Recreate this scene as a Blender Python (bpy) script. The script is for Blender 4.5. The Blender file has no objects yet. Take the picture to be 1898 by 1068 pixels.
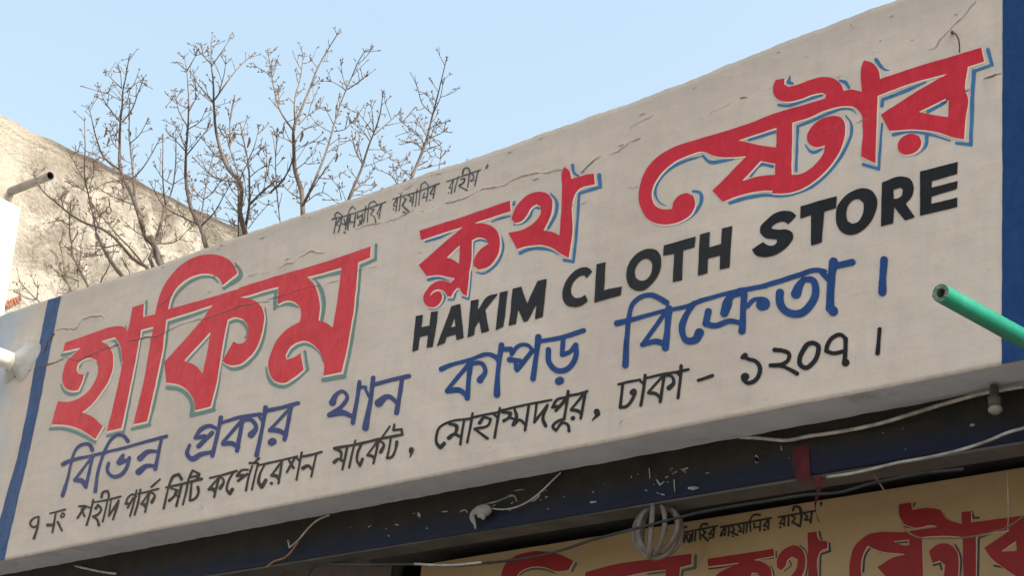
import bpy, math, random
import numpy as np
from mathutils import Matrix, Vector, noise as mnoise

random.seed(7); RNG = np.random.RandomState(7)
S = bpy.context.scene
COL = S.collection
EYE = 1.55                                  # eye height of the photographer above the street

# ------------------------------------------------------------------ camera
FOC = 3500.13
CX, CY = 949.0, 534.0
RM = np.array([[0.72450679, -0.20253814, -0.65883853],
               [0.68166137, 0.3521547, 0.64134612],
               [0.10211604, -0.91376439, 0.3932009]])      # camera (right, down, forward) -> world
cam_d = bpy.data.cameras.new('camera'); cam = bpy.data.objects.new('camera', cam_d); COL.objects.link(cam)
cam_d.sensor_width = 36; cam_d.lens = FOC / 1898 * 36; cam_d.clip_start = 0.05; cam_d.clip_end = 6000
m = Matrix.Identity(4)
for r in range(3):
    m[r][0] = RM[r, 0]; m[r][1] = -RM[r, 1]; m[r][2] = -RM[r, 2]
m[2][3] = EYE
cam.matrix_world = m
S.camera = cam
S.render.resolution_x = 1024; S.render.resolution_y = 577

# ------------------------------------------------------------------ light
SUN_DIR = Vector((0.97, 0.20, 1.02)).normalized()      # towards the sun
elev = math.asin(SUN_DIR.z); az = math.atan2(SUN_DIR.x, SUN_DIR.y)
W = bpy.data.worlds.new('World'); S.world = W; W.use_nodes = True
nt = W.node_tree; nt.nodes.clear()
sky = nt.nodes.new('ShaderNodeTexSky'); sky.sky_type = 'NISHITA'; sky.sun_disc = False
sky.sun_elevation = elev; sky.sun_rotation = az
sky.air_density = 2.1; sky.dust_density = 9.0; sky.ozone_density = 1.5; sky.altitude = 0
bg = nt.nodes.new('ShaderNodeBackground'); bg.inputs['Strength'].default_value = 0.15
wo = nt.nodes.new('ShaderNodeOutputWorld')
nt.links.new(sky.outputs[0], bg.inputs[0]); nt.links.new(bg.outputs[0], wo.inputs[0])
sd = bpy.data.lights.new('sun', 'SUN'); sd.energy = 2.0; sd.angle = math.radians(0.53); sd.color = (1.0, 0.95, 0.87)
so = bpy.data.objects.new('sun', sd); COL.objects.link(so)
so.rotation_euler = SUN_DIR.to_track_quat('Z', 'Y').to_euler(); so.location = (10, 0, 20)
S.view_settings.view_transform = 'Standard'; S.view_settings.look = 'None'
S.view_settings.gamma = 1; S.view_settings.use_curve_mapping = False
S.view_settings.exposure = 1.24

# ------------------------------------------------------------------ helpers
def ray(px, py):
    return RM @ np.array([px - CX, py - CY, FOC])
def atY(px, py, Y):                       # where the line of sight through a point of the photograph meets the plane y = Y
    r = ray(px, py); v = r * (Y / r[1]); return np.array([v[0], v[1], v[2] + EYE])
def atX(px, py, X):
    r = ray(px, py); v = r * (X / r[0]); return np.array([v[0], v[1], v[2] + EYE])
def atY_arr(p, Y):
    p = np.asarray(p, float)
    d = np.stack([p[:, 0] - CX, p[:, 1] - CY, np.full(len(p), FOC)], 1) @ RM.T
    v = d * (Y / d[:, 1])[:, None]; v[:, 2] += EYE
    return v

def prop(o, label=None, cat=None, group=None, kind=None):
    if label: o['label'] = label
    if cat: o['category'] = cat
    if group: o['group'] = group
    if kind: o['kind'] = kind
    return o
def thing(name, loc, label, cat, group=None):
    o = bpy.data.objects.new(name, None); COL.objects.link(o); o.location = loc
    o.empty_display_size = 0.1
    o['_o'] = [float(c) for c in loc]
    return prop(o, label, cat, group)
def origin(o):
    r = np.zeros(3)
    while o is not None:
        r += np.array(list(o.location)); o = o.parent
    return r
def mesh(name, V, F, mat, parent=None, smooth=False, base=None):
    """V in world coordinates; the object's own origin is its parent's, or 'base' for a top-level mesh"""
    V = np.asarray(V, float)
    off = origin(parent) if parent is not None else (np.array(base, float) if base is not None else np.zeros(3))
    me = bpy.data.meshes.new(name); me.from_pydata((V - off).tolist(), [], [tuple(int(i) for i in f) for f in F])
    if mat is not None: me.materials.append(mat)
    if smooth: me.polygons.foreach_set('use_smooth', [True] * len(me.polygons))
    me.update()
    o = bpy.data.objects.new(name, me); COL.objects.link(o)
    if parent is not None: o.parent = parent
    elif base is not None: o.location = base
    return o
def box(x0, x1, y0, y1, z0, z1):
    V = [(x, y, z) for x in (x0, x1) for y in (y0, y1) for z in (z0, z1)]
    F = [(0, 1, 3, 2), (4, 6, 7, 5), (0, 4, 5, 1), (2, 3, 7, 6), (0, 2, 6, 4), (1, 5, 7, 3)]
    return V, F
def join(parts):
    V = []; F = []
    for v, f in parts:
        n = len(V); V += [tuple(p) for p in v]; F += [tuple(i + n for i in q) for q in f]
    return V, F
def tube(pts, rad, n=8, cap=True):
    """swept round tube; pts Nx3, rad scalar or list"""
    P = np.asarray(pts, float); N = len(P)
    R_ = np.full(N, rad, float) if np.isscalar(rad) else np.asarray(rad, float)
    T = np.gradient(P, axis=0); T /= (np.linalg.norm(T, axis=1)[:, None] + 1e-12)
    up = np.array([0, 0, 1.0]) if abs(T[0][2]) < .9 else np.array([1.0, 0, 0])
    a = np.cross(T[0], up); a /= np.linalg.norm(a)
    V = []; F = []
    for i in range(N):
        a = a - T[i] * (a @ T[i]); a /= (np.linalg.norm(a) + 1e-12); b = np.cross(T[i], a)
        for k in range(n):
            t = 2 * math.pi * k / n
            V.append(P[i] + R_[i] * (math.cos(t) * a + math.sin(t) * b))
    for i in range(N - 1):
        for k in range(n):
            F.append((i * n + k, i * n + (k + 1) % n, (i + 1) * n + (k + 1) % n, (i + 1) * n + k))
    if cap:
        F.append(tuple(range(n))[::-1]); F.append(tuple((N - 1) * n + k for k in range(n)))
    return V, F
def smooth_line(pts, closed=False, thr=75, per=6.0):
    """Hermite smoothing: gentle turns become curves, sharp turns stay corners"""
    P = np.asarray(pts, float); N = len(P)
    if N < 3: return P
    tang_in = [None] * N; tang_out = [None] * N
    for i in range(N):
        if not closed and (i == 0 or i == N - 1): continue
        a = P[i] - P[i - 1]; b = P[(i + 1) % N] - P[i]
        la = np.linalg.norm(a) + 1e-9; lb = np.linalg.norm(b) + 1e-9
        c = np.clip((a @ b) / (la * lb), -1, 1)
        if math.degrees(math.acos(c)) < thr:
            t = (a / la * lb + b / lb * la) / (la + lb)
            t /= (np.linalg.norm(t) + 1e-9)
            tang_in[i] = t; tang_out[i] = t
    out = []
    for i in range(N if closed else N - 1):
        p, q = P[i], P[(i + 1) % N]; d = q - p; L = np.linalg.norm(d)
        m0 = tang_out[i] * L if tang_out[i] is not None else d
        m1 = tang_in[(i + 1) % N] * L if tang_in[(i + 1) % N] is not None else d
        if tang_out[i] is None and tang_in[(i + 1) % N] is None: n = 1
        else: n = int(max(2, min(10, L / per)))
        for k in range(n):
            t = k / n
            out.append((2*t**3 - 3*t**2 + 1) * p + (t**3 - 2*t**2 + t) * m0 + (-2*t**3 + 3*t**2) * q + (t**3 - t**2) * m1)
    if not closed: out.append(P[-1])
    return np.array(out)

# ------------------------------------------------------------------ materials
def new_mat(name):
    mt = bpy.data.materials.new(name); mt.use_nodes = True
    n = mt.node_tree; p = n.nodes['Principled BSDF']
    return mt, n, p
def nz(n, scale, detail=4, rough=0.6, vec=None, dist=0.0):
    t = n.nodes.new('ShaderNodeTexNoise'); t.inputs['Scale'].default_value = scale
    t.inputs['Detail'].default_value = detail; t.inputs['Roughness'].default_value = rough
    t.inputs['Distortion'].default_value = dist
    if vec is not None: n.links.new(vec, t.inputs['Vector'])
    return t.outputs['Fac']
def ramp(n, fac, a, b, ca=(0, 0, 0, 1), cb=(1, 1, 1, 1)):
    r = n.nodes.new('ShaderNodeValToRGB'); r.color_ramp.elements[0].position = a; r.color_ramp.elements[1].position = b
    r.color_ramp.elements[0].color = ca; r.color_ramp.elements[1].color = cb
    n.links.new(fac, r.inputs[0]); return r.outputs[0]
def mix(n, fac, a, b, mode='MIX'):
    x = n.nodes.new('ShaderNodeMix'); x.data_type = 'RGBA'; x.blend_type = mode
    for s, v in ((0, fac), (6, a), (7, b)):
        if hasattr(v, 'is_linked') or hasattr(v, 'links'): n.links.new(v, x.inputs[s])
        elif s == 0: x.inputs[0].default_value = v
        else: x.inputs[s].default_value = (*v, 1)
    return x.outputs[2]
def mmul(n, a, k, op='MULTIPLY'):
    x = n.nodes.new('ShaderNodeMath'); x.operation = op
    n.links.new(a, x.inputs[0])
    if hasattr(k, 'links'): n.links.new(k, x.inputs[1])
    else: x.inputs[1].default_value = k
    return x.outputs[0]
def pos(n, scale=(1, 1, 1)):
    g = n.nodes.new('ShaderNodeNewGeometry'); mp = n.nodes.new('ShaderNodeMapping')
    mp.inputs['Scale'].default_value = scale; n.links.new(g.outputs['Position'], mp.inputs[0]); return mp.outputs[0]
def bump(n, p, h, strength, dist):
    b = n.nodes.new('ShaderNodeBump'); b.inputs['Strength'].default_value = strength; b.inputs['Distance'].default_value = dist
    n.links.new(h, b.inputs['Height']); n.links.new(b.outputs[0], p.inputs['Normal'])
def worn(name, c1, c2, scale=6, rough=0.6, bscale=90, bstr=0.4, bdist=0.002, detail=6, lo=.35, hi=.65, spec=.35, metal=0, dirt=None, dscale=3, dlo=.55, dhi=.75):
    mt, n, p = new_mat(name); v = pos(n)
    col = mix(n, ramp(n, nz(n, scale, detail, .65, v), lo, hi), c1, c2)
    if dirt: col = mix(n, ramp(n, nz(n, dscale, 8, .7, v, .4), dlo, dhi), col, dirt)
    n.links.new(col, p.inputs['Base Color'])
    p.inputs['Roughness'].default_value = rough; p.inputs['Specular IOR Level'].default_value = spec
    p.inputs['Metallic'].default_value = metal
    bump(n, p, nz(n, bscale, 5, .6, v), bstr, bdist)
    return mt

def plaster_bump(n, p, k=1.0):
    v = pos(n); v2 = pos(n, (9, 9, 42))
    a = nz(n, 190, 3, .6, v); b = nz(n, 26, 5, .6, v); c = nz(n, 1.0, 5, .55, v2)
    h = mmul(n, mmul(n, a, .10), mmul(n, b, .55), 'ADD'); h = mmul(n, h, mmul(n, c, .35), 'ADD')
    bump(n, p, h, .42 * k, .006)

def paint(name, c1, c2, rough=.5, k=.8, fade=None):
    """brushed enamel over the plaster: brush streaks, thin places, the plaster's own relief"""
    mt, n, p = new_mat(name); v = pos(n); vs = pos(n, (34, 34, 12))
    col = mix(n, mmul(n, ramp(n, nz(n, 1.0, 6, .7, vs, 1.2), .38, .68), .8), c1, c2)
    col = mix(n, mmul(n, ramp(n, nz(n, 7, 5, .6, v), .45, .75), .45), col, c2)
    if fade:
        col = mix(n, mmul(n, ramp(n, nz(n, 45, 8, .75, v, .3), .60, .72), .55), col, fade)
    n.links.new(col, p.inputs['Base Color']); p.inputs['Roughness'].default_value = rough
    p.inputs['Specular IOR Level'].default_value = .16
    plaster_bump(n, p, k)
    return mt

# cream wash on the fascia
mt, n, p = new_mat('cream_wash'); v = pos(n); vs = pos(n, (6, 6, 40)); vv = pos(n, (22, 22, 2.2))
col = mix(n, ramp(n, nz(n, 1.6, 5, .6, v), .35, .68), (.505, .434, .384), (.590, .516, .462))
col = mix(n, mmul(n, ramp(n, nz(n, 1.0, 6, .6, vs), .45, .8), .30), col, (.47, .41, .36))
col = mix(n, mmul(n, ramp(n, nz(n, 1.0, 6, .7, vv), .50, .72), .22), col, (.36, .32, .29))
col = mix(n, mmul(n, ramp(n, nz(n, 60, 6, .75, v), .57, .72), .42), col, (.33, .27, .22))
col = mix(n, mmul(n, ramp(n, nz(n, 300, 2, .5, v), .3, .8), .18), col, (.8, .74, .66))
sx = n.nodes.new('ShaderNodeSeparateXYZ'); g_ = n.nodes.new('ShaderNodeNewGeometry'); n.links.new(g_.outputs['Position'], sx.inputs[0])
ed = mmul(n, sx.outputs[0], mmul(n, nz(n, 5, 4, .6, v), .5), 'ADD')          # bluish old distemper showing at the far left end
col = mix(n, ramp(n, mmul(n, ed, 7.30, 'ADD'), .20, .42, (.9, .9, .9, 1), (0, 0, 0, 1)), col, (.40, .48, .56))
zt = mmul(n, sx.outputs[2], mmul(n, nz(n, 6, 5, .6, v), .16), 'ADD')            # soot on the weathered top edge
col = mix(n, ramp(n, mmul(n, zt, 4.50, 'SUBTRACT'), .02, .22, (0, 0, 0, 1), (.38, .38, .38, 1)), col, (.33, .30, .28))
zb_ = mmul(n, sx.outputs[2], mmul(n, nz(n, 30, 5, .7, v), .02), 'ADD')          # grime along the dripping lower edge
col = mix(n, ramp(n, mmul(n, zb_, 3.388, 'SUBTRACT'), .006, .020, (.8, .8, .8, 1), (0, 0, 0, 1)), col, (.24, .19, .15))
n.links.new(col, p.inputs['Base Color']); p.inputs['Roughness'].default_value = .82; p.inputs['Specular IOR Level'].default_value = .2
plaster_bump(n, p); M_CREAM = mt

M_RED = paint('red_enamel', (.58, .028, .050), (.45, .018, .034), .42, .8, (.60, .12, .11))
M_REDF = paint('faded_red_enamel', (.64, .060, .072), (.50, .032, .045), .5, 1.0, (.62, .20, .18))
M_HALO = paint('pale_outline_wash', (.76, .66, .55), (.70, .62, .52), .7, .8)
M_SKYB = paint('light_blue_enamel', (.050, .185, .37), (.04, .13, .29), .45)
M_TEAL = paint('grey_green_enamel', (.135, .225, .215), (.17, .27, .245), .55)
M_BLUE = paint('royal_blue_enamel', (.019, .066, .225), (.012, .038, .135), .42, .8, (.07, .12, .27))
M_BLUEF = paint('violet_blue_enamel', (.060, .066, .17), (.040, .066, .19), .5, .8, (.15, .16, .25))
M_BLACK = paint('black_enamel', (.016, .015, .017), (.027, .025, .025), .42, .8, (.075, .07, .065))
M_BLACKF = paint('brown_black_enamel', (.036, .028, .026), (.055, .043, .040), .5)
M_BLACKR = paint('dense_black_enamel', (.010, .010, .012), (.016, .015, .016), .42)
M_INK = paint('thin_slate_paint', (.050, .055, .070), (.13, .125, .13), .6, .8, (.32, .29, .26))
M_NAVY = paint('navy_stripe_enamel', (.010, .050, .175), (.008, .034, .120), .45, 1.0, (.06, .12, .24))
M_NAVYF = paint('faded_navy_stripe_enamel', (.040, .090, .22), (.018, .045, .13), .5, 1.1, (.12, .17, .25))
M_CRACK = worn('crack_shadow_grime', (.055, .040, .032), (.14, .10, .075), 60, .95, 120, .3)
M_CRACKF = worn('fine_crack_shadow_grime', (.13, .09, .065), (.25, .185, .14), 40, .95, 120, .3)

# ------------------------------------------------------------------ painted lettering: union of strokes and shapes as distance fields
def seg_dist(X, Y, A, B, ra=None, rb=None):
    d = B - A; L = d @ d + 1e-9
    t = np.clip(((X - A[0]) * d[0] + (Y - A[1]) * d[1]) / L, 0, 1)
    D = np.hypot(X - A[0] - t * d[0], Y - A[1] - t * d[1])
    return D if ra is None else (ra + (rb - ra) * t) - D
def poly_field(X, Y, P):
    ins = np.zeros(X.shape, bool); D = np.full(X.shape, 1e9); N = len(P)
    for i in range(N):
        a, b = P[i], P[(i + 1) % N]
        D = np.minimum(D, seg_dist(X, Y, a, b))
        c = (a[1] > Y) != (b[1] > Y)
        xx = (b[0] - a[0]) * (Y - a[1]) / ((b[1] - a[1]) if abs(b[1] - a[1]) > 1e-9 else 1e-9) + a[0]
        ins ^= c & (X < xx)
    return np.where(ins, D, -D)
def build_field(items, step, grow=0):
    """items: (op, (ox, oy, scale), width, pts) -> field, x0, y0"""
    prep = []
    for op, (ox, oy, sc), w, pts in items:
        P = np.array([(ox + x / sc, oy + y / sc) for x, y in pts], float)
        if op == 'S':
            Q = smooth_line(P, thr=80, per=2.5) if len(P) > 2 else P
            ws = np.asarray(w, float) if not np.isscalar(w) else np.array([w, w], float)
            # width along the stroke
            tt = np.linspace(0, 1, len(Q)); r = np.interp(tt, np.linspace(0, 1, len(ws)), ws) / sc / 2
            prep.append((op, Q, r))
        else:
            prep.append((op, smooth_line(P, closed=True, thr=44, per=2.5), None))
    allp = np.concatenate([q[1] for q in prep]); pad = 6 + max([0] + [q[2].max() for q in prep if q[2] is not None])
    x0, y0 = np.floor(allp.min(0) - pad); x1, y1 = np.ceil(allp.max(0) + pad)
    nx = int((x1 - x0) / step) + 1; ny = int((y1 - y0) / step) + 1
    F = np.full((ny, nx), -6.0)
    xs = x0 + step * np.arange(nx); ys = y0 + step * np.arange(ny)
    for op, Q, r in prep:
        pd = 6 + (r.max() if r is not None else 0)
        i0 = max(0, int((Q[:, 1].min() - pd - y0) / step)); i1 = min(ny, int((Q[:, 1].max() + pd - y0) / step) + 2)
        j0 = max(0, int((Q[:, 0].min() - pd - x0) / step)); j1 = min(nx, int((Q[:, 0].max() + pd - x0) / step) + 2)
        X, Y = np.meshgrid(xs[j0:j1], ys[i0:i1]); sub = F[i0:i1, j0:j1]
        if op == 'S':
            if len(Q) == 1: f = r[0] - np.hypot(X - Q[0, 0], Y - Q[0, 1])
            else:
                f = np.full(X.shape, -1e9)
                for k in range(len(Q) - 1): f = np.maximum(f, seg_dist(X, Y, Q[k], Q[k + 1], r[k], r[k + 1]))
            np.maximum(sub, f, out=sub)
        elif op == 'P': np.maximum(sub, poly_field(X, Y, Q), out=sub)
        else: np.minimum(sub, -poly_field(X, Y, Q), out=sub)
    # brush wobble
    gy, gx = np.mgrid[0:ny, 0:nx] * step
    wob = 0
    for k in range(4):
        a = RNG.uniform(0, 6.28, 4); s = (.11, .19, .31, .55)[k]
        wob = wob + np.sin(gx * s * math.cos(a[0]) + gy * s * math.sin(a[0]) + a[1]) * np.sin(gx * s * .8 * math.sin(a[2]) + gy * s * math.cos(a[2]) + a[3]) / (1.3 + k)
    return F + wob * .28, x0, y0
def march(F, x0, y0, step, run=3):
    ny, nx = F.shape; F = np.where(np.abs(F) < 1e-3, 1e-3, F); ins = F > 0
    V = []; idx = {}; faces = []
    def node(i, j):
        k = (i, j)
        if k not in idx: idx[k] = len(V); V.append((x0 + j * step, y0 + i * step))
        return idx[k]
    def edge(a, b):
        k = (a, b) if a < b else (b, a)
        if k not in idx:
            (i, j), (u, w) = k; t = F[i, j] / (F[i, j] - F[u, w])
            idx[k] = len(V); V.append((x0 + (j + (w - j) * t) * step, y0 + (i + (u - i) * t) * step))
        return idx[k]
    c = ins[:-1, :-1].astype(int) + ins[:-1, 1:] + ins[1:, 1:] + ins[1:, :-1]
    full = c == 4
    for i in range(ny - 1):
        js = np.nonzero(full[i])[0]
        if len(js):
            s = 0
            while s < len(js):
                e = s
                while e + 1 < len(js) and js[e + 1] == js[e] + 1 and e - s < run - 1: e += 1
                a, b = int(js[s]), int(js[e]) + 1
                faces.append((node(i, a), node(i + 1, a), node(i + 1, b), node(i, b))); s = e + 1
    for i, j in zip(*np.nonzero((c > 0) & (c < 4))):
        i = int(i); j = int(j); cs = [(i, j), (i + 1, j), (i + 1, j + 1), (i, j + 1)]; poly = []
        for k in range(4):
            a, b = cs[k], cs[(k + 1) % 4]
            if ins[a]: poly.append(node(*a))
            if ins[a] != ins[b]: poly.append(edge(a, b))
        if len(poly) >= 3: faces.append(tuple(poly))
    return np.array(V), faces

# ------------------------------------------------------------------ relief of the fascia's plaster
YF = 4.0
CR = []           # cracks: (crop, width, pts, strong, lip)
A_ = (0, 620, 10.68); R1 = (80, 560, 3.955); R2 = (240, 460, 3.141); R3 = (460, 440, 3.684); R4 = (760, 290, 3.56)
R5 = (1170, 110, 3.236); R6 = (1400, 80, 3.955); R7 = (1580, 60, 3.814); T1 = (600, 300, 5.931); C8 = (900, 0, 2.497); C6 = (1560, 0, 5.34)
L4 = (790, 710, 5.752); L5 = (1130, 650, 7.03); L2 = (290, 810, 6.123)
def crack(crop, w, pts, strong=1, lip=0): CR.append((crop, w, pts, strong, lip))
crack(A_, (26, 22, 10, 18, 10), [(290, 850), (330, 780), (400, 775), (490, 740), (570, 728), (660, 700)], 1, .004)
crack(A_, (12, 20, 22, 10, 9), [(660, 700), (730, 665), (880, 628), (960, 595), (1130, 555), (1280, 515)], 1, .004)
crack(A_, (34, 30, 16, 22, 5), [(1078, 0), (1010, 60), (950, 130), (925, 225), (890, 340), (820, 415)], 1, .003)
crack(R1, (4, 4, 7, 14, 6, 9, 5), [(100, 438), (180, 410), (215, 428), (262, 432), (330, 402), (382, 378), (430, 352), (560, 320)], 1, .005)
crack(R1, (5, 7, 4, 5, 7), [(610, 300), (650, 288), (720, 275), (800, 262), (890, 235)], 1, .004)
crack(R1, (4, 9, 7, 12, 9, 3), [(88, 212), (140, 198), (230, 208), (262, 182), (300, 130), (360, 108), (430, 103), (478, 148)], 0, .013)  # bulging plaster ridge: this dark stroke paints the shadow along its lip
crack(R2, (4, 5, 5, 3), [(0, 545), (80, 525), (170, 515), (215, 490)], 1, .004)
crack(R2, (4, 4, 5, 4), [(215, 490), (300, 448), (380, 425), (440, 415)], 0, .003)
crack(R2, (5, 8, 5, 7, 4, 4), [(440, 418), (520, 388), (600, 362), (650, 340), (720, 328), (817, 312)], 1, .005)
crack(R2, (3, 5, 3), [(165, 345), (210, 315), (250, 270)], 1, .003)
crack(R3, (3, 4, 3, 4, 3), [(100, 440), (200, 410), (330, 370), (440, 335), (560, 310), (640, 285)], 1, .003)
crack(R3, (3, 5, 3, 2), [(690, 250), (740, 235), (800, 212), (880, 195)], 0, .003)
crack(R3, (2, 6, 4, 6, 7, 3), [(200, 222), (270, 180), (308, 178), (360, 132), (430, 95), (490, 110), (545, 105)], 0, .005)
crack(R3, (2, 3, 2), [(0, 270), (80, 248), (150, 245)], 0, 0)
crack(R4, (2, 4, 3, 5, 4, 6, 4, 5, 4, 3), [(0, 362), (120, 355), (200, 322), (340, 290), (390, 265), (480, 215), (620, 195), (700, 150), (800, 120), (870, 110), (900, 116), (960, 85), (1008, 100)], 0, .004)
crack(R4, (6, 4, 4, 3), [(1132, 108), (1180, 60), (1240, 8), (1320, -14)], 0, .004)
crack(R4, (2, 4, 2), [(1130, 320), (1180, 290), (1235, 292)], 0, .002)
crack(R4, (2, 3, 2), [(0, 640), (40, 632), (90, 640)], 0, 0)
crack(R4, (2, 2, 2), [(1010, 338), (1060, 342), (1085, 325)], 1, .002)
crack(T1, (4, 7, 5, 8, 6, 4), [(270, 762), (380, 735), (550, 682), (700, 662), (850, 602), (960, 550), (1140, 545), (1250, 490)], 0, .003)
crack(T1, (5, 8, 6, 7, 7), [(1320, 462), (1480, 422), (1600, 392), (1680, 332), (1780, 295), (1898, 287)], 0, .003)
crack(T1, (3, 4, 3), [(880, 300), (1000, 255), (1080, 235)], 0, 0)
crack(T1, (3, 4, 3), [(1180, 155), (1330, 120), (1500, 75)], 0, 0)
crack(C8, (3, 4, 3, 3, 2), [(450, 802), (470, 780), (510, 740), (620, 700), (665, 662), (722, 640)], 0, .003)
crack(C8, (2, 3, 3, 2), [(150, 822), (240, 800), (300, 802), (362, 785)], 0, .002)
crack(C8, (2, 2, 2, 2), [(975, 545), (1060, 515), (1150, 475), (1320, 408)], 0, .002)
crack(C8, (3, 7, 2), [(1178, 455), (1200, 452), (1218, 450)], 1, .003)
crack(C6, (4, 6, 9, 4, 6, 4), [(1330, 0), (1250, 112), (1150, 212), (1062, 305), (968, 405), (940, 465), (868, 492)], 0, .004)
crack(C6, (3, 15, 18, 12, 4), [(1392, 785), (1430, 768), (1480, 755), (1520, 738), (1584, 720)], 1, .006)
crack(C6, (3, 4, 3), [(270, 540), (320, 522), (400, 512)], 0, 0)
crack(C6, (3, 5, 2), [(90, 285), (170, 248), (240, 205)], 0, .002)
crack(C6, (2, 3, 2), [(1650, 720), (1730, 690), (1800, 650)], 0, .002)
crack(R7, (3, 7, 3), [(785, 405), (805, 412), (830, 400)], 1, 0)
crack(R7, (3, 10, 9, 3), [(620, 492), (655, 490), (672, 468), (690, 462)], 1, 0)
crack(R7, (2, 3, 2), [(185, 548), (240, 535), (275, 510)], 0, .002)
crack(R6, (2, 5, 3, 4), [(490, 650), (540, 632), (600, 625), (650, 585)], 1, .003)
crack(R6, (3, 4, 3), [(700, 600), (760, 575), (850, 550)], 0, .002)
crack(L4, (2, 4, 4, 3, 2), [(430, 690), (480, 700), (590, 742), (640, 712), (700, 680), (760, 665), (830, 668), (930, 650)], 0, .002)
crack(L5, (3, 4, 3), [(300, 790), (420, 772), (620, 738)], 0, .002)
crack(L5, (3, 4, 5), [(290, 800), (215, 880), (130, 965)], 0, .002)
crack(L2, (2, 9, 9, 4), [(470, 775), (520, 785), (540, 820), (495, 845)], 0, .003)
crack(L2, (2, 3, 2), [(750, 825), (830, 790), (905, 755)], 0, 0)
crack(R5, (2, 3, 2), [(-60, 782), (0, 772), (50, 770)], 0, .001)
crack(R5, (2, 2, 2), [(0, 495), (60, 478), (80, 482)], 0, .001)
crack(R5, (3, 3, 2), [(0, 415), (60, 375), (150, 330)], 0, .001)
for _ in range(46):                                           # small nicks scattered over the upper wash
    x = random.uniform(300, 1840); yt = 548 - .353 * (x - 110); y = yt + 12 + random.random() ** 1.6 * 95
    l = random.uniform(3, 13)
    crack((0, 0, 1), (.4, random.uniform(.8, 1.7), .4), [(x, y), (x + l * .5, y - l * .14 + random.uniform(-1, 1)), (x + l, y - l * .36)], 0, 0)

LIPS = []
for crop, w, pts, strong, lip in CR:
    if lip > 0:
        q = atY_arr([(crop[0] + x / crop[2], crop[1] + y / crop[2]) for x, y in pts], YF)
        LIPS.append((q[:, [0, 2]], lip))
_ph = RNG.uniform(0, 6.28, (14, 2)); _an = RNG.uniform(0, 6.28, 14)
def relief(x, z):
    """outward swelling of the plaster, metres"""
    h = np.zeros_like(x)
    for k in range(14):
        f = (2.2, 3.1, 4.6, 6.3, 8.5, 11, 15, 20, 26, 33, 41, 52, 66, 80)[k]
        amp = .0024 / (1 + .55 * k)
        h += amp * np.sin(f * (x * math.cos(_an[k]) + z * math.sin(_an[k])) + _ph[k, 0]) * np.sin(f * .73 * (z * math.cos(_an[k]) - x * math.sin(_an[k])) + _ph[k, 1])
    for q, lip in LIPS:
        x0, z0 = q.min(0) - .12; x1, z1 = q.max(0) + .12
        msk = (x > x0) & (x < x1) & (z > z0) & (z < z1)
        if not msk.any(): continue
        xx = x[msk]; zz = z[msk]; D = np.full(xx.shape, 9.); sg = np.zeros(xx.shape); ef = np.ones(xx.shape)
        n_ = len(q) - 1
        for i in range(n_):
            a, b = q[i], q[i + 1]; d = b - a; L = d @ d + 1e-12
            tr = ((xx - a[0]) * d[0] + (zz - a[1]) * d[1]) / L; t = np.clip(tr, 0, 1)
            dd = np.hypot(xx - a[0] - t * d[0], zz - a[1] - t * d[1])
            cr = d[0] * (zz - a[1]) - d[1] * (xx - a[0])
            if d[0] < 0: cr = -cr
            c = dd < D; D = np.where(c, dd, D); sg = np.where(c, np.sign(cr), sg)
            g = (i + t) / n_; ef = np.where(c, np.minimum(1, 6 * np.minimum(g, 1 - g) + .05), ef)
        s = D * sg
        lip = lip * .6
        h[msk] += lip * ef * (.5 - .5 * np.tanh(s / .0055)) * np.exp(-D / .035) - lip * .35 * ef * (.5 + .5 * np.tanh(s / .0055)) * np.exp(-D / .02)
    return h

TOPX = np.array([-11, -7.6, -6.954, -6.195, -5.596, -5.302, -4.872, -4.315, -3.96, -3.406, -3.052, -2.649, -1.2, 0.4])
TOPZ = np.array([3.05, 3.052, 3.046, 3.022, 3.029, 3.025, 3.018, 3.011, 3.012, 3.020, 3.041, 3.048, 3.06, 3.06]) + EYE
ZB = 1.838 + EYE
def ztop(x):
    r = np.interp(x, TOPX, TOPZ)
    return r + .0022 * np.sin(x * 17 + 1) * np.sin(x * 7.3) + .0008 * np.sin(x * 57) + .0006 * np.sin(x * 131 + 2)

fascia = thing('shop_sign_fascia', (-4.6, 4.1, ZB), 'long cream plastered shop fascia hand painted with big red Bengali letters under the open sky', 'signboard')
XL, XR = -8.6, -0.6
nxg = 1500; nzg = 250
gx = np.linspace(XL, XR, nxg); gt = np.linspace(0, 1, nzg)
GX, GT = np.meshgrid(gx, gt); ZT = ztop(GX); GZ = ZB + (ZT - ZB) * GT
GY = YF - relief(GX, GZ)
GY = np.where(GT > .9875, GY + .0025 * (GT - .9875) / .0125, GY)       # worn arris
GY = np.where(GT < .008, GY + .004 * (1 - GT / .008), GY)
V = np.stack([GX.ravel(), GY.ravel(), GZ.ravel()], 1)
I = np.arange(nxg * nzg).reshape(nzg, nxg)
Fq = np.stack([I[:-1, :-1].ravel(), I[:-1, 1:].ravel(), I[1:, 1:].ravel(), I[1:, :-1].ravel()], 1)
me = bpy.data.meshes.new('plaster_face'); Vl = V - np.array(list(fascia.location))
me.vertices.add(len(Vl)); me.vertices.foreach_set('co', Vl.ravel())
me.loops.add(Fq.size); me.loops.foreach_set('vertex_index', Fq.ravel().astype(np.int32))
me.polygons.add(len(Fq)); me.polygons.foreach_set('loop_start', np.arange(0, Fq.size, 4, dtype=np.int32))
me.polygons.foreach_set('loop_total', np.full(len(Fq), 4, dtype=np.int32))
me.update(calc_edges=True); me.validate(); me.materials.append(M_CREAM)
me.polygons.foreach_set('use_smooth', [True] * len(me.polygons))
pf = bpy.data.objects.new('plaster_face', me); COL.objects.link(pf); pf.parent = fascia

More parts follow.
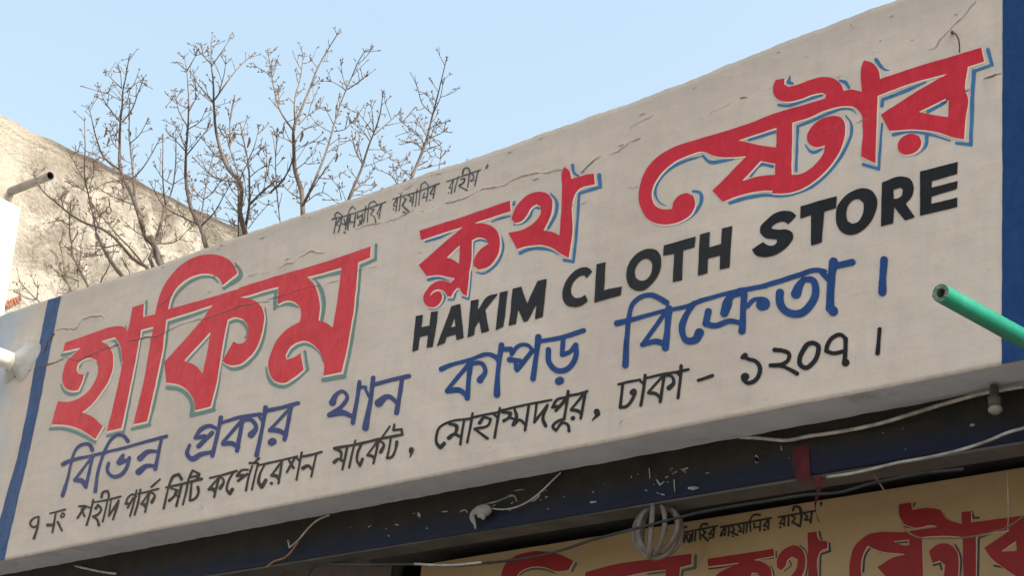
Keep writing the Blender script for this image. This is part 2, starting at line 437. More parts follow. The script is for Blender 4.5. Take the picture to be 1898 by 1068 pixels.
LAYER = .00032
def ink_mesh(name, items, mat, parent, Y=YF, layer=1, step=1.0, shift=(0, 0), grow=0, field=None, rel=True):
    F, x0, y0 = field if field is not None else build_field(items, step)
    V2, faces = march(F + grow, x0 + shift[0], y0 + shift[1], step)
    if not len(faces): return None
    W3 = atY_arr(V2, Y)
    W3[:, 1] = Y - (relief(W3[:, 0], W3[:, 2]) if rel else 0) - (.0007 if rel else .0004) - layer * LAYER
    return mesh(name, W3, faces, mat, parent, smooth=rel)

# --- stripes
def quad_ink(name, poly, mat, layer=1, step=3.0):
    F, x0, y0 = build_field([('P', (0, 0, 1), 0, poly)], step); return ink_mesh(name, None, mat, fascia, layer=layer, step=step, field=(F, x0, y0))
def clipz(o):
    me_ = o.data; zb = ZB - fascia.location.z + .001
    for vtx in me_.vertices:
        if vtx.co.z < zb: vtx.co.z = zb
        xw = vtx.co.x + fascia.location.x; zt_ = float(ztop(np.array([xw]))[0]) - fascia.location.z
        if vtx.co.z > zt_ - .004: vtx.co.z = zt_ - .004; vtx.co.y += .001
    return o
clipz(quad_ink('blue_stripe', [(90.6, 554), (114.6, 546), (101, 612), (57.2, 820), (28, 948), (7, 1043), (-20, 1050), (0, 962), (37.5, 820), (72, 640)], M_NAVYF, step=1.2))
clipz(quad_ink('blue_stripe', [(1858, -120), (2110, -230), (2110, 640), (1857, 690), (1857.5, 400)], M_NAVY, step=3.0))

# --- lettering
B1 = (100, 730, 5.34); B2 = (330, 680, 4.314); B3 = (800, 590, 5.932); B4 = (1130, 460, 4.448); B5 = (1370, 460, 5.934)
E1 = (750, 500, 6.327); E2 = (1030, 400, 5.42); E3 = (1380, 290, 4.519)
L1 = (40, 840, 6.282); L3 = (600, 780, 8.627); L6 = (1350, 590, 6.123)
def P_(c, *p): return ('P', c, 0, list(p))
def H_(c, *p): return ('H', c, 0, list(p))
def S_(c, w, *p): return ('S', c, w, list(p))

red1 = [
 P_(R1, (165,300),(350,238),(550,180),(592,184),(640,240),(640,440),(585,440),(580,360),(560,297),(530,263),(430,290),(485,325),(515,375),(522,440),(500,550),(430,670),(350,765),(285,812),(370,848),(442,915),(385,1008),(300,950),(190,908),(60,900),(108,728),(190,733),(280,700),(350,635),(400,545),(410,480),(395,430),(350,412),(300,425),(260,460),(250,500),(262,530),(303,533),(285,590),(258,648),(215,652),(165,630),(145,585),(150,500),(180,430),(235,378),(285,335),(148,365)),
 P_(R1, (660,42),(745,15),(738,112),(722,200),(690,400),(640,640),(580,930),(470,950),(535,700),(575,520),(600,380),(622,235),(640,160)),
 P_(R1, (700,122),(850,85),(850,172),(700,212)),
 P_(R2, (25,1030),(80,800),(130,530),(150,400),(165,325),(190,250),(230,180),(290,112),(360,65),(440,40),(520,42),(580,68),(620,115),(632,148),(545,218),(525,180),(485,155),(430,150),(365,168),(300,212),(255,270),(230,350),(218,420),(190,620),(150,810),(105,1012)),
 P_(R2, (205,365),(400,310),(600,250),(850,165),(850,225),(700,275),(590,302),(480,335),(205,424)),
 P_(R2, (505,320),(420,425),(205,665),(218,785),(280,795),(340,830),(375,880),(388,947),(475,925),(505,800),(530,660),(560,500),(575,420),(615,405),(665,415),(692,455),(690,510),(665,550),(635,558),(608,545),(542,660),(580,682),(640,678),(700,635),(750,560),(780,460),(785,380),(765,335),(720,302),(650,290),(590,290)),
 H_(R2, (475,490),(322,658),(385,685),(430,732),(455,620)),
 P_(R3, (-60,345),(210,262),(420,200),(640,130),(838,62),(832,138),(752,172),(735,350),(700,600),(660,810),(635,920),(512,945),(515,870),(490,790),(445,735),(395,710),(340,718),(290,750),(255,805),(262,838),(300,825),(357,790),(378,905),(310,960),(240,997),(185,983),(145,925),(138,860),(160,780),(200,700),(265,628),(350,580),(362,530),(350,475),(310,440),(262,435),(205,458),(208,338),(-60,412)),
 H_(R3, (405,272),(635,208),(620,350),(575,615),(540,590),(480,568),(490,490),(480,400),(450,320)),
]
sh1 = [
 S_(R1, 24, (50,932),(130,930),(220,950),(300,985),(380,1030)), S_(R1, (14,12), (380,1025),(450,928)),
 S_(R1, (6,24,26,18), (128,600),(145,645),(180,672),(230,678),(275,660)), S_(R1, 16, (275,655),(330,520)),
 S_(R1, (8,22,20,12,4), (270,480),(290,440),(345,418),(390,435),(408,475),(405,500)), S_(R1, (26,18,3), (142,392),(190,380),(255,352)),
 S_(R1, (4,24,20,14,4), (440,290),(525,285),(560,340),(572,400),(577,480)), S_(R1, (5,12,12,12,10), (528,440),(515,530),(470,630),(420,700),(360,765),(305,812)),
 S_(R1, 24, (472,985),(592,957)), S_(R1, (14,16,16), (598,945),(655,640),(712,330),(730,225)), S_(R1, 24, (730,222),(798,204)),
 S_(R1, 24, (657,935),(785,905)), S_(R2, (12,15,15), (118,1030),(165,830),(205,620),(228,440)), S_(R2, (22,20,4), (230,436),(350,398),(488,350)),
 S_(R1, 16, (756,92),(762,-5)), S_(R1, (3,11,3), (608,163),(614,190),(622,212)),
 S_(R2, (14,16,16,16,6), (248,345),(265,290),(310,235),(370,190),(430,168),(490,174),(520,205)), S_(R2, (8,26,24), (615,85),(650,148),(552,232)),
 S_(R2, (3,24,20), (690,280),(750,268),(830,240)), S_(R2, (12,14,12), (345,655),(400,590),(468,515)),
 S_(R2, 22, (222,815),(290,825),(340,860),(368,920),(362,975)), S_(R2, 24, (362,976),(490,943)), S_(R2, (14,14,12), (490,940),(520,780),(535,680)),
 S_(R2, (20,20,10), (588,432),(640,425),(680,460),(686,510),(672,525)), S_(R2, (16,14,8), (582,430),(562,560),(548,640)),
 S_(R2, (10,22,20,14,6), (545,675),(590,705),(650,695),(720,640),(770,560),(793,450),(792,360)),
 S_(R3, 26, (0,412),(188,364)), S_(R3, 22, (190,360),(182,490)), S_(R3, (14,28,26,6), (185,482),(225,462),(275,456),(345,480)),
 S_(R3, (16,22,24), (445,285),(520,262),(630,238)), S_(R3, (10,28,24,20), (455,285),(490,340),(515,430),(515,490),(502,565)),
 S_(R3, (6,14,14,10), (118,480),(124,600),(95,720),(0,850)),
 S_(R3, (14,26,24,18,4), (270,815),(310,760),(370,728),(430,740),(480,780),(508,850)),
 S_(R3, 20, (385,780),(405,905)), S_(R3, (16,22,24,24,10), (405,905),(330,970),(230,1022),(165,1000),(130,940),(122,890)),
 S_(R3, 28, (508,975),(655,950)), S_(R3, (18,20,20), (655,950),(700,720),(740,450),(765,205)), S_(R3, 20, (765,198),(868,150)), S_(R3, 18, (868,150),(872,50)),
]
red2 = [
 P_(R4, (65,490),(350,400),(665,293),(668,365),(550,400),(430,442),(510,448),(565,478),(592,530),(592,610),(560,685),(510,732),(455,748),(420,725),(425,680),(460,622),(522,578),(500,548),(450,538),(412,555),(408,680),(392,760),(296,812),(200,785),(110,792),(60,718),(200,595),(355,465),(75,553)),
 H_(R4, (332,588),(245,670),(285,682),(325,710)),
 P_(E1, (590,105),(535,155),(470,128),(400,130),(330,165),(260,240),(222,320),(232,390),(280,438),(340,440),(400,405),(438,345),(438,290),(415,262),(375,258),(330,280),(300,312),(320,270),(370,238),(430,238),(475,268),(500,312),(545,318),(580,250),(615,215),(650,222),(690,290),(728,310),(745,200),(760,0),(600,0),(560,60)),
 H_(E1, (590,103),(500,85),(400,72),(262,96),(272,140),(400,125),(470,120),(535,153)),
 P_(R4, (672,415),(685,370),(720,310),(780,255),(850,235),(905,245),(940,285),(942,350),(920,420),(880,490),(940,500),(990,525),(1000,400),(1008,200),(1010,100),(1025,72),(1055,95),(1070,150),(1145,128),(1218,115),(1225,185),(1110,225),(1090,260),(1075,500),(1048,672),(1000,645),(940,605),(860,585),(790,590),(705,612),(650,505),(750,480),(830,430),(868,370),(865,332),(840,318),(805,340),(775,390),(735,430),(695,440)),
]
sh2 = [
 S_(R4, (12,14,3), (102,565),(200,535),(305,488)), S_(R4, (6,14,12), (540,432),(600,410),(665,394)), S_(R4, (14,10), (257,660),(320,612)),
 S_(R4, (16,16,4), (432,560),(470,550),(515,568)), S_(R4, 12, (425,565),(420,640),(412,700)), S_(R4, (4,14,14,14,8), (608,520),(616,600),(590,680),(540,740),(480,772),(435,765)),
 S_(R4, (12,12,12), (405,760),(396,860),(386,942)), S_(R4, 12, (386,942),(345,928)), S_(R4, (16,14,3), (120,815),(180,802),(262,822)),
 S_(E1, (5,24,22,16,8), (440,262),(470,310),(452,370),(400,430),(340,462),(270,460)), S_(E1, (18,18,20,8), (512,350),(572,350),(600,270),(632,235)),
 S_(R4, 16, (692,302),(688,320)), S_(R4, (8,14,16,14), (685,450),(740,440),(790,402),(830,338),(856,345)), S_(R4, (10,18,20,14), (932,248),(968,290),(968,370),(915,475)),
 S_(R4, (20,18,14), (1078,60),(1090,115),(1112,128)), S_(R4, 26, (1252,125),(1257,200)), S_(R4, 20, (1257,202),(1122,245)), S_(R4, (20,16,18), (1120,245),(1108,420),(1078,698)), S_(R4, 20, (1078,695),(1016,684)),
 S_(R4, (22,20,18,10,2), (725,638),(790,612),(860,608),(930,622),(1000,662)),
]
red3 = [
 P_(R5, (245,898),(255,855),(290,815),(335,800),(375,820),(387,865),(370,915),(320,960),(255,985),(180,990),(110,965),(65,905),(47,830),(60,740),(100,650),(160,585),(240,535),(400,480),(600,420),(870,328),(960,300),(960,380),(960,690),(1000,690),(1000,786),(900,790),(800,785),(650,815),(550,855),(485,788),(695,578),(600,588),(500,580),(430,555),(340,580),(240,632),(170,700),(130,780),(127,840),(150,882),(190,900)),
 H_(R5, (640,485),(870,408),(868,527),(780,515)), H_(R5, (662,730),(775,608),(862,625),(860,690),(780,697)),
 P_(R6, (-10,575),(100,530),(250,480),(400,440),(515,405),(522,380),(495,362),(430,375),(330,410),(230,430),(170,415),(135,370),(132,310),(150,268),(217,258),(215,300),(245,320),(300,308),(400,270),(500,248),(560,255),(610,280),(640,320),(650,350),(710,340),(782,355),(776,250),(782,170),(800,125),(870,150),(905,200),(917,262),(960,245),(960,360),(895,385),(888,600),(882,880),(775,830),(785,600),(772,510),(725,468),(650,462),(520,490),(390,545),(270,580),(262,965),(160,965),(160,600),(-10,665)),
 P_(R6, (150,960),(262,968),(330,955),(390,925),(450,870),(495,805),(508,745),(470,758),(430,758),(390,732),(377,685),(400,625),(450,575),(520,540),(590,532),(630,547),(656,595),(658,650),(640,740),(590,840),(520,930),(430,1010),(330,1070),(240,1095),(120,1100)),
 P_(R7, (180,335),(380,265),(700,170),(910,103),(930,203),(812,240),(803,425),(812,445),(800,600),(790,755),(700,738),(600,705),(450,688),(262,695),(200,580),(350,480),(680,285),(400,365),(170,448)),
 H_(R7, (470,560),(600,495),(655,467),(680,482),(678,598),(560,580)),
 P_(R7, (322,812),(335,760),(375,728),(430,716),(475,735),(490,780),(470,830),(420,860),(365,865),(335,845)),
]
sh3 = [
 S_(R5, (3,10,18,18,18,18,14,5), (215,882),(170,858),(145,800),(165,730),(230,660),(320,612),(430,578)), S_(R5, (14,22,16,4), (430,578),(470,615),(540,610),(620,598)),
 S_(R5, (14,22,20,14,3), (370,790),(415,802),(423,845),(405,890),(350,950),(293,985)), S_(R5, (18,20,18,12,10,14), (592,862),(680,832),(800,812),(900,818),(1000,800),(1090,760)),
 S_(R6, (14,20,20,22,20,20,8), (270,1095),(390,1060),(500,980),(600,865),(670,750),(704,650),(698,580),(660,528)),
 S_(R5, (14,18,18), (705,482),(860,432)), S_(R5, (10,20,18), (715,700),(780,628),(845,640)),
 S_(R6, 20, (295,932),(308,605)), S_(R6, (18,20,18,14,3), (308,605),(430,560),(560,505),(650,480),(710,488),(745,520)),
 S_(R6, (18,22,20,16), (170,452),(225,458),(350,422),(490,380)), S_(R6, (8,30,18), (255,240),(245,285),(275,295)), S_(R6, (8,24,12), (363,742),(410,795),(488,772)),
 S_(R6, (18,28,20), (620,275),(658,285),(688,325)), S_(R6, (26,24,6), (885,120),(930,180),(955,200)),
 S_(R7, (26,22,5), (170,192),(232,262),(262,268)), S_(R7, 26, (206,515),(210,475)), S_(R7, (24,24,8), (210,472),(400,400),(520,350)),
 S_(R7, (14,18,20), (208,640),(198,800),(186,968)), S_(R7, 22, (186,965),(75,932)), S_(R7, 22, (532,558),(650,490)),
 S_(R7, 26, (955,118),(985,225)), S_(R7, 22, (985,225),(862,268)), S_(R7, (30,26,26), (856,270),(845,520),(836,792)), S_(R7, 22, (836,790),(736,782)),
 S_(R7, (22,18,18,10), (287,722),(400,702),(550,722),(690,765)), S_(R7, (26,26,8,3), (525,730),(525,785),(485,845),(435,878)),
]
def red_word(items, sh, mat, shmat, hshift, label):
    fld = build_field(items, 1.0)
    w = ink_mesh('red_word', None, mat, fascia, layer=3, field=fld); w['label'] = label
    ink_mesh('letter_shadow', sh, shmat, w, layer=1)
    ink_mesh('letter_outline', None, M_HALO, w, layer=2, field=fld, shift=hshift, grow=.8)
red_word(red1, sh1, M_REDF, M_TEAL, (1.6, 2.2), 'red word with grey green shadow strokes')
red_word(red2, sh2, M_RED, M_SKYB, (1.8, 1.8), 'red word with light blue shadow strokes')
red_word(red3, sh3, M_RED, M_SKYB, (1.8, 1.6), 'largest red word with light blue shadow strokes')

eng = [
 [P_(E1, (132,545),(212,528),(200,672),(290,655),(305,497),(388,483),(365,700),(328,908),(255,920),(272,768),(178,790),(160,940),(88,966))],
 [P_(E1, (550,430),(655,405),(690,800),(608,825),(600,760),(490,790),(470,860),(372,898)), H_(E1, (585,560),(595,665),(540,680))],
 [P_(E1, (778,365),(868,347),(862,470),(985,308),(1095,283),(945,470),(992,718),(905,748),(872,605),(828,680),(812,770),(733,796))],
 [P_(E1, (1115,268),(1212,248),(1165,672),(1070,712))],
 [P_(E1, (1270,225),(1370,200),(1445,400),(1562,135),(1672,110),(1622,555),(1530,587),(1550,410),(1445,605),(1400,618),(1335,460),(1312,640),(1225,660))],
 [P_(E2, (370,565),(340,530),(290,520),(220,540),(150,600),(95,690),(73,780),(80,850),(120,905),(190,920),(260,905),(328,860),(302,800),(250,825),(205,830),(170,800),(160,750),(175,690),(215,635),(260,605),(295,605),(315,632))],
 [P_(E2, (415,490),(508,468),(490,750),(672,712),(660,802),(392,878))],
 [P_(E2, (770,440),(850,365),(950,335),(1020,350),(1062,410),(1065,500),(1030,610),(960,700),(880,755),(810,755),(745,710),(718,640),(720,560)), H_(E2, (800,560),(830,490),(890,440),(940,437),(975,480),(975,540),(950,610),(900,655),(850,655),(808,625))],
 [P_(E2, (1090,300),(1408,210),(1400,320),(1285,350),(1275,650),(1180,672),(1195,385),(1088,408))],
 [P_(E2, (1452,190),(1552,165),(1548,320),(1665,285),(1672,128),(1778,100),(1745,520),(1648,542),(1655,400),(1535,432),(1528,578),(1432,605))],
 [P_(E3, (432,495),(400,465),(340,452),(260,470),(180,530),(130,590),(128,640),(170,680),(240,690),(270,697),(268,722),(240,745),(200,745),(152,715),(60,780),(90,825),(150,843),(220,835),(310,795),(380,730),(408,670),(400,635),(360,612),(280,612),(225,605),(225,585),(270,555),(330,545),(365,568))],
 [P_(E3, (465,415),(772,330),(765,430),(665,460),(645,720),(555,745),(555,490),(465,520))],
 [P_(E3, (770,430),(830,340),(910,285),(1000,265),(1070,290),(1110,350),(1110,430),(1075,520),(1010,600),(930,650),(860,655),(800,620),(765,550),(762,480)), H_(E3, (850,480),(870,410),(920,360),(960,355),(998,390),(1000,440),(985,500),(945,550),(900,562),(862,540))],
 [P_(E3, (1152,218),(1330,168),(1385,185),(1416,240),(1405,330),(1352,398),(1430,508),(1345,538),(1258,425),(1245,560),(1145,585)), H_(E3, (1252,280),(1310,262),(1330,280),(1320,330),(1285,352),(1252,355))],
 [P_(E3, (1470,125),(1785,45),(1782,145),(1570,205),(1568,258),(1783,205),(1780,270),(1567,335),(1565,395),(1783,345),(1783,422),(1470,497))],
]
for it in eng: ink_mesh('black_letter', it, M_BLACKR if it[0][1] is E3 else M_BLACK, fascia, layer=4, step=.9)

blue_words = [
 ([S_(B1, (44,30,30,30,34), (90,700),(125,682),(400,612),(640,555),(1120,425)), S_(B1, (40,28,26,26,34,42), (85,1010),(140,830),(170,690),(190,610),(235,535),(300,502),(355,508),(380,560)),
   S_(B1, 26, (385,622),(210,850)), S_(B1, (44,50,40), (212,858),(280,868),(318,925)), S_(B1, 30, (385,630),(325,900)),
   S_(B1, (38,30,28,30,40), (412,970),(440,780),(490,610),(525,530),(575,450),(640,410),(700,425),(738,475)),
   S_(B1, (28,34,42,38,34), (548,690),(535,770),(590,825),(670,810),(730,740),(755,640)), S_(B1, (38,60,34), (690,615),(655,685),(740,665)),
   S_(B1, (30,34,40), (1070,455),(1040,600),(1010,750)), S_(B1, (30,46,60), (1030,575),(940,580),(860,645)), S_(B1, (34,46,60), (1015,722),(920,722),(848,782))], M_BLUEF),
 ([S_(B2, (26,30,30), (340,452),(500,405),(660,380)), S_(B2, 32, (690,355),(800,335),(960,292)), S_(B2, (34,30,34), (343,408),(320,520),(275,715)),
   S_(B2, (24,34,34,26), (318,505),(260,475),(190,500),(140,570)), S_(B2, (28,40), (140,572),(215,560)), S_(B2, 34, (272,530),(165,640)),
   S_(B2, (26,34,44,38,30), (98,630),(78,700),(105,738),(180,705),(270,685)), S_(B2, 28, (510,430),(360,605)), S_(B2, (40,40,34), (362,618),(440,618),(480,650)), S_(B2, (32,36), (515,440),(470,672)),
   S_(B2, (40,34,34,56), (515,425),(590,430),(622,490),(582,545)), S_(B2, (38,30,38), (700,328),(668,500),(627,710)), S_(B2, 24, (640,385),(672,440)),
   S_(B2, 26, (895,335),(730,505)), S_(B2, (36,44,34), (732,508),(810,515),(858,545)), S_(B2, (34,30,36), (905,325),(875,460),(848,580)), S_(B2, (58,58), (745,605),(757,598))], M_BLUEF),
 ([S_(B2, (56,30,26,30,28,30), (1232,285),(1262,220),(1318,198),(1348,235),(1320,300),(1210,378)), S_(B2, (40,50,34), (1208,385),(1320,368),(1392,400)), S_(B2, (34,32,38), (1450,122),(1430,250),(1393,448)),
   S_(B2, (38,34,44,56), (1560,90),(1540,250),(1508,420),(1497,490)), S_(B2, 26, (1445,160),(1500,165)), S_(B2, 24, (1490,160),(1525,240)), S_(B2, (34,32,34), (1570,142),(1700,108),(1845,75)),
   S_(B2, (32,34,40), (1790,100),(1765,250),(1743,368)), S_(B2, (30,40,66), (1750,290),(1680,240),(1602,290))], M_BLUEF),
 ([S_(B3, (60,44,44,44,40), (105,560),(180,525),(400,465),(650,400),(720,425)), S_(B3, 44, (420,490),(170,790)), S_(B3, (60,62,50), (172,800),(320,800),(385,860)), S_(B3, (60,52,60), (425,500),(405,700),(390,880)),
   S_(B3, (50,46,50,80), (440,500),(550,500),(592,580),(535,680)), S_(B3, (62,54,52,70), (772,300),(750,450),(730,650),(722,845)), S_(B3, 40, (650,405),(720,450),(745,520)), S_(B3, (46,60), (775,345),(875,345)), S_(B3, 40, (870,345),(890,400)),
   S_(B3, (46,42,44), (885,400),(960,310),(1060,300),(1120,360)), S_(B3, (66,50), (865,460),(975,470)), S_(B3, (52,54), (1110,365),(945,570)), S_(B3, 50, (930,470),(935,560)),
   S_(B3, (72,54,60), (1180,212),(1155,400),(1120,670)), S_(B3, (50,52,56), (1210,255),(1380,225),(1675,138)), S_(B3, (52,52,50,60), (1450,240),(1440,405),(1520,375),(1588,300)),
   S_(B3, (60,56,64,60,58,52), (1288,350),(1300,500),(1390,580),(1480,570),(1560,495),(1597,390),(1588,300)), S_(B3, (88,88), (1402,695),(1418,688))], M_BLUE),
 ([S_(B4, (52,36,34,34,40), (65,622),(200,590),(450,520),(640,482),(760,432)), S_(B4, (36,34,42), (760,432),(1000,365),(1290,308)), S_(B4, (54,42,38,38,44,50), (133,968),(150,720),(165,560),(195,465),(265,405),(350,390),(420,420),(472,452)),
   S_(B4, 36, (480,510),(290,780)), S_(B4, (40,46,50), (275,800),(400,775),(465,800)), S_(B4, (60,48,60), (492,500),(480,690),(465,825)),
   S_(B4, (40,44,56,50,60,76), (700,455),(630,560),(600,680),(640,765),(715,755),(742,700)), S_(B4, (56,46,44,40), (815,525),(795,625),(850,640),(1000,602),(1070,615)), S_(B4, (60,50,60), (1108,385),(1100,540),(1092,685)),
   S_(B4, (40,50,80,70), (1080,375),(1000,400),(960,490),(945,535)), S_(B5, (50,46,50), (95,640),(160,570),(250,560)), S_(B5, (130,150), (250,625),(268,615)),
   S_(B5, (60,50,56,60,50), (0,468),(200,430),(400,375),(640,300),(860,242),(940,255)), S_(B5, (60,90,115), (705,340),(655,420),(628,500)),
   S_(B5, (60,84,86,84,84,90), (700,345),(800,350),(843,470),(790,620),(680,720),(590,725),(480,660),(450,580),(450,490)), S_(B5, (100,84,84,100), (1035,150),(1018,300),(1000,560),(1000,660)), S_(B5, (90,110), (1000,650),(1035,695)), S_(B5, 60, (900,252),(985,350)), S_(B5, (70,78), (1085,190),(1240,155))], M_BLUE),
 ([S_(B5, (84,78,90), (1595,130),(1578,330),(1575,485))], M_BLUE),
]
for it, mtl in blue_words: ink_mesh('blue_word', it, mtl, fascia, layer=4, step=.9)

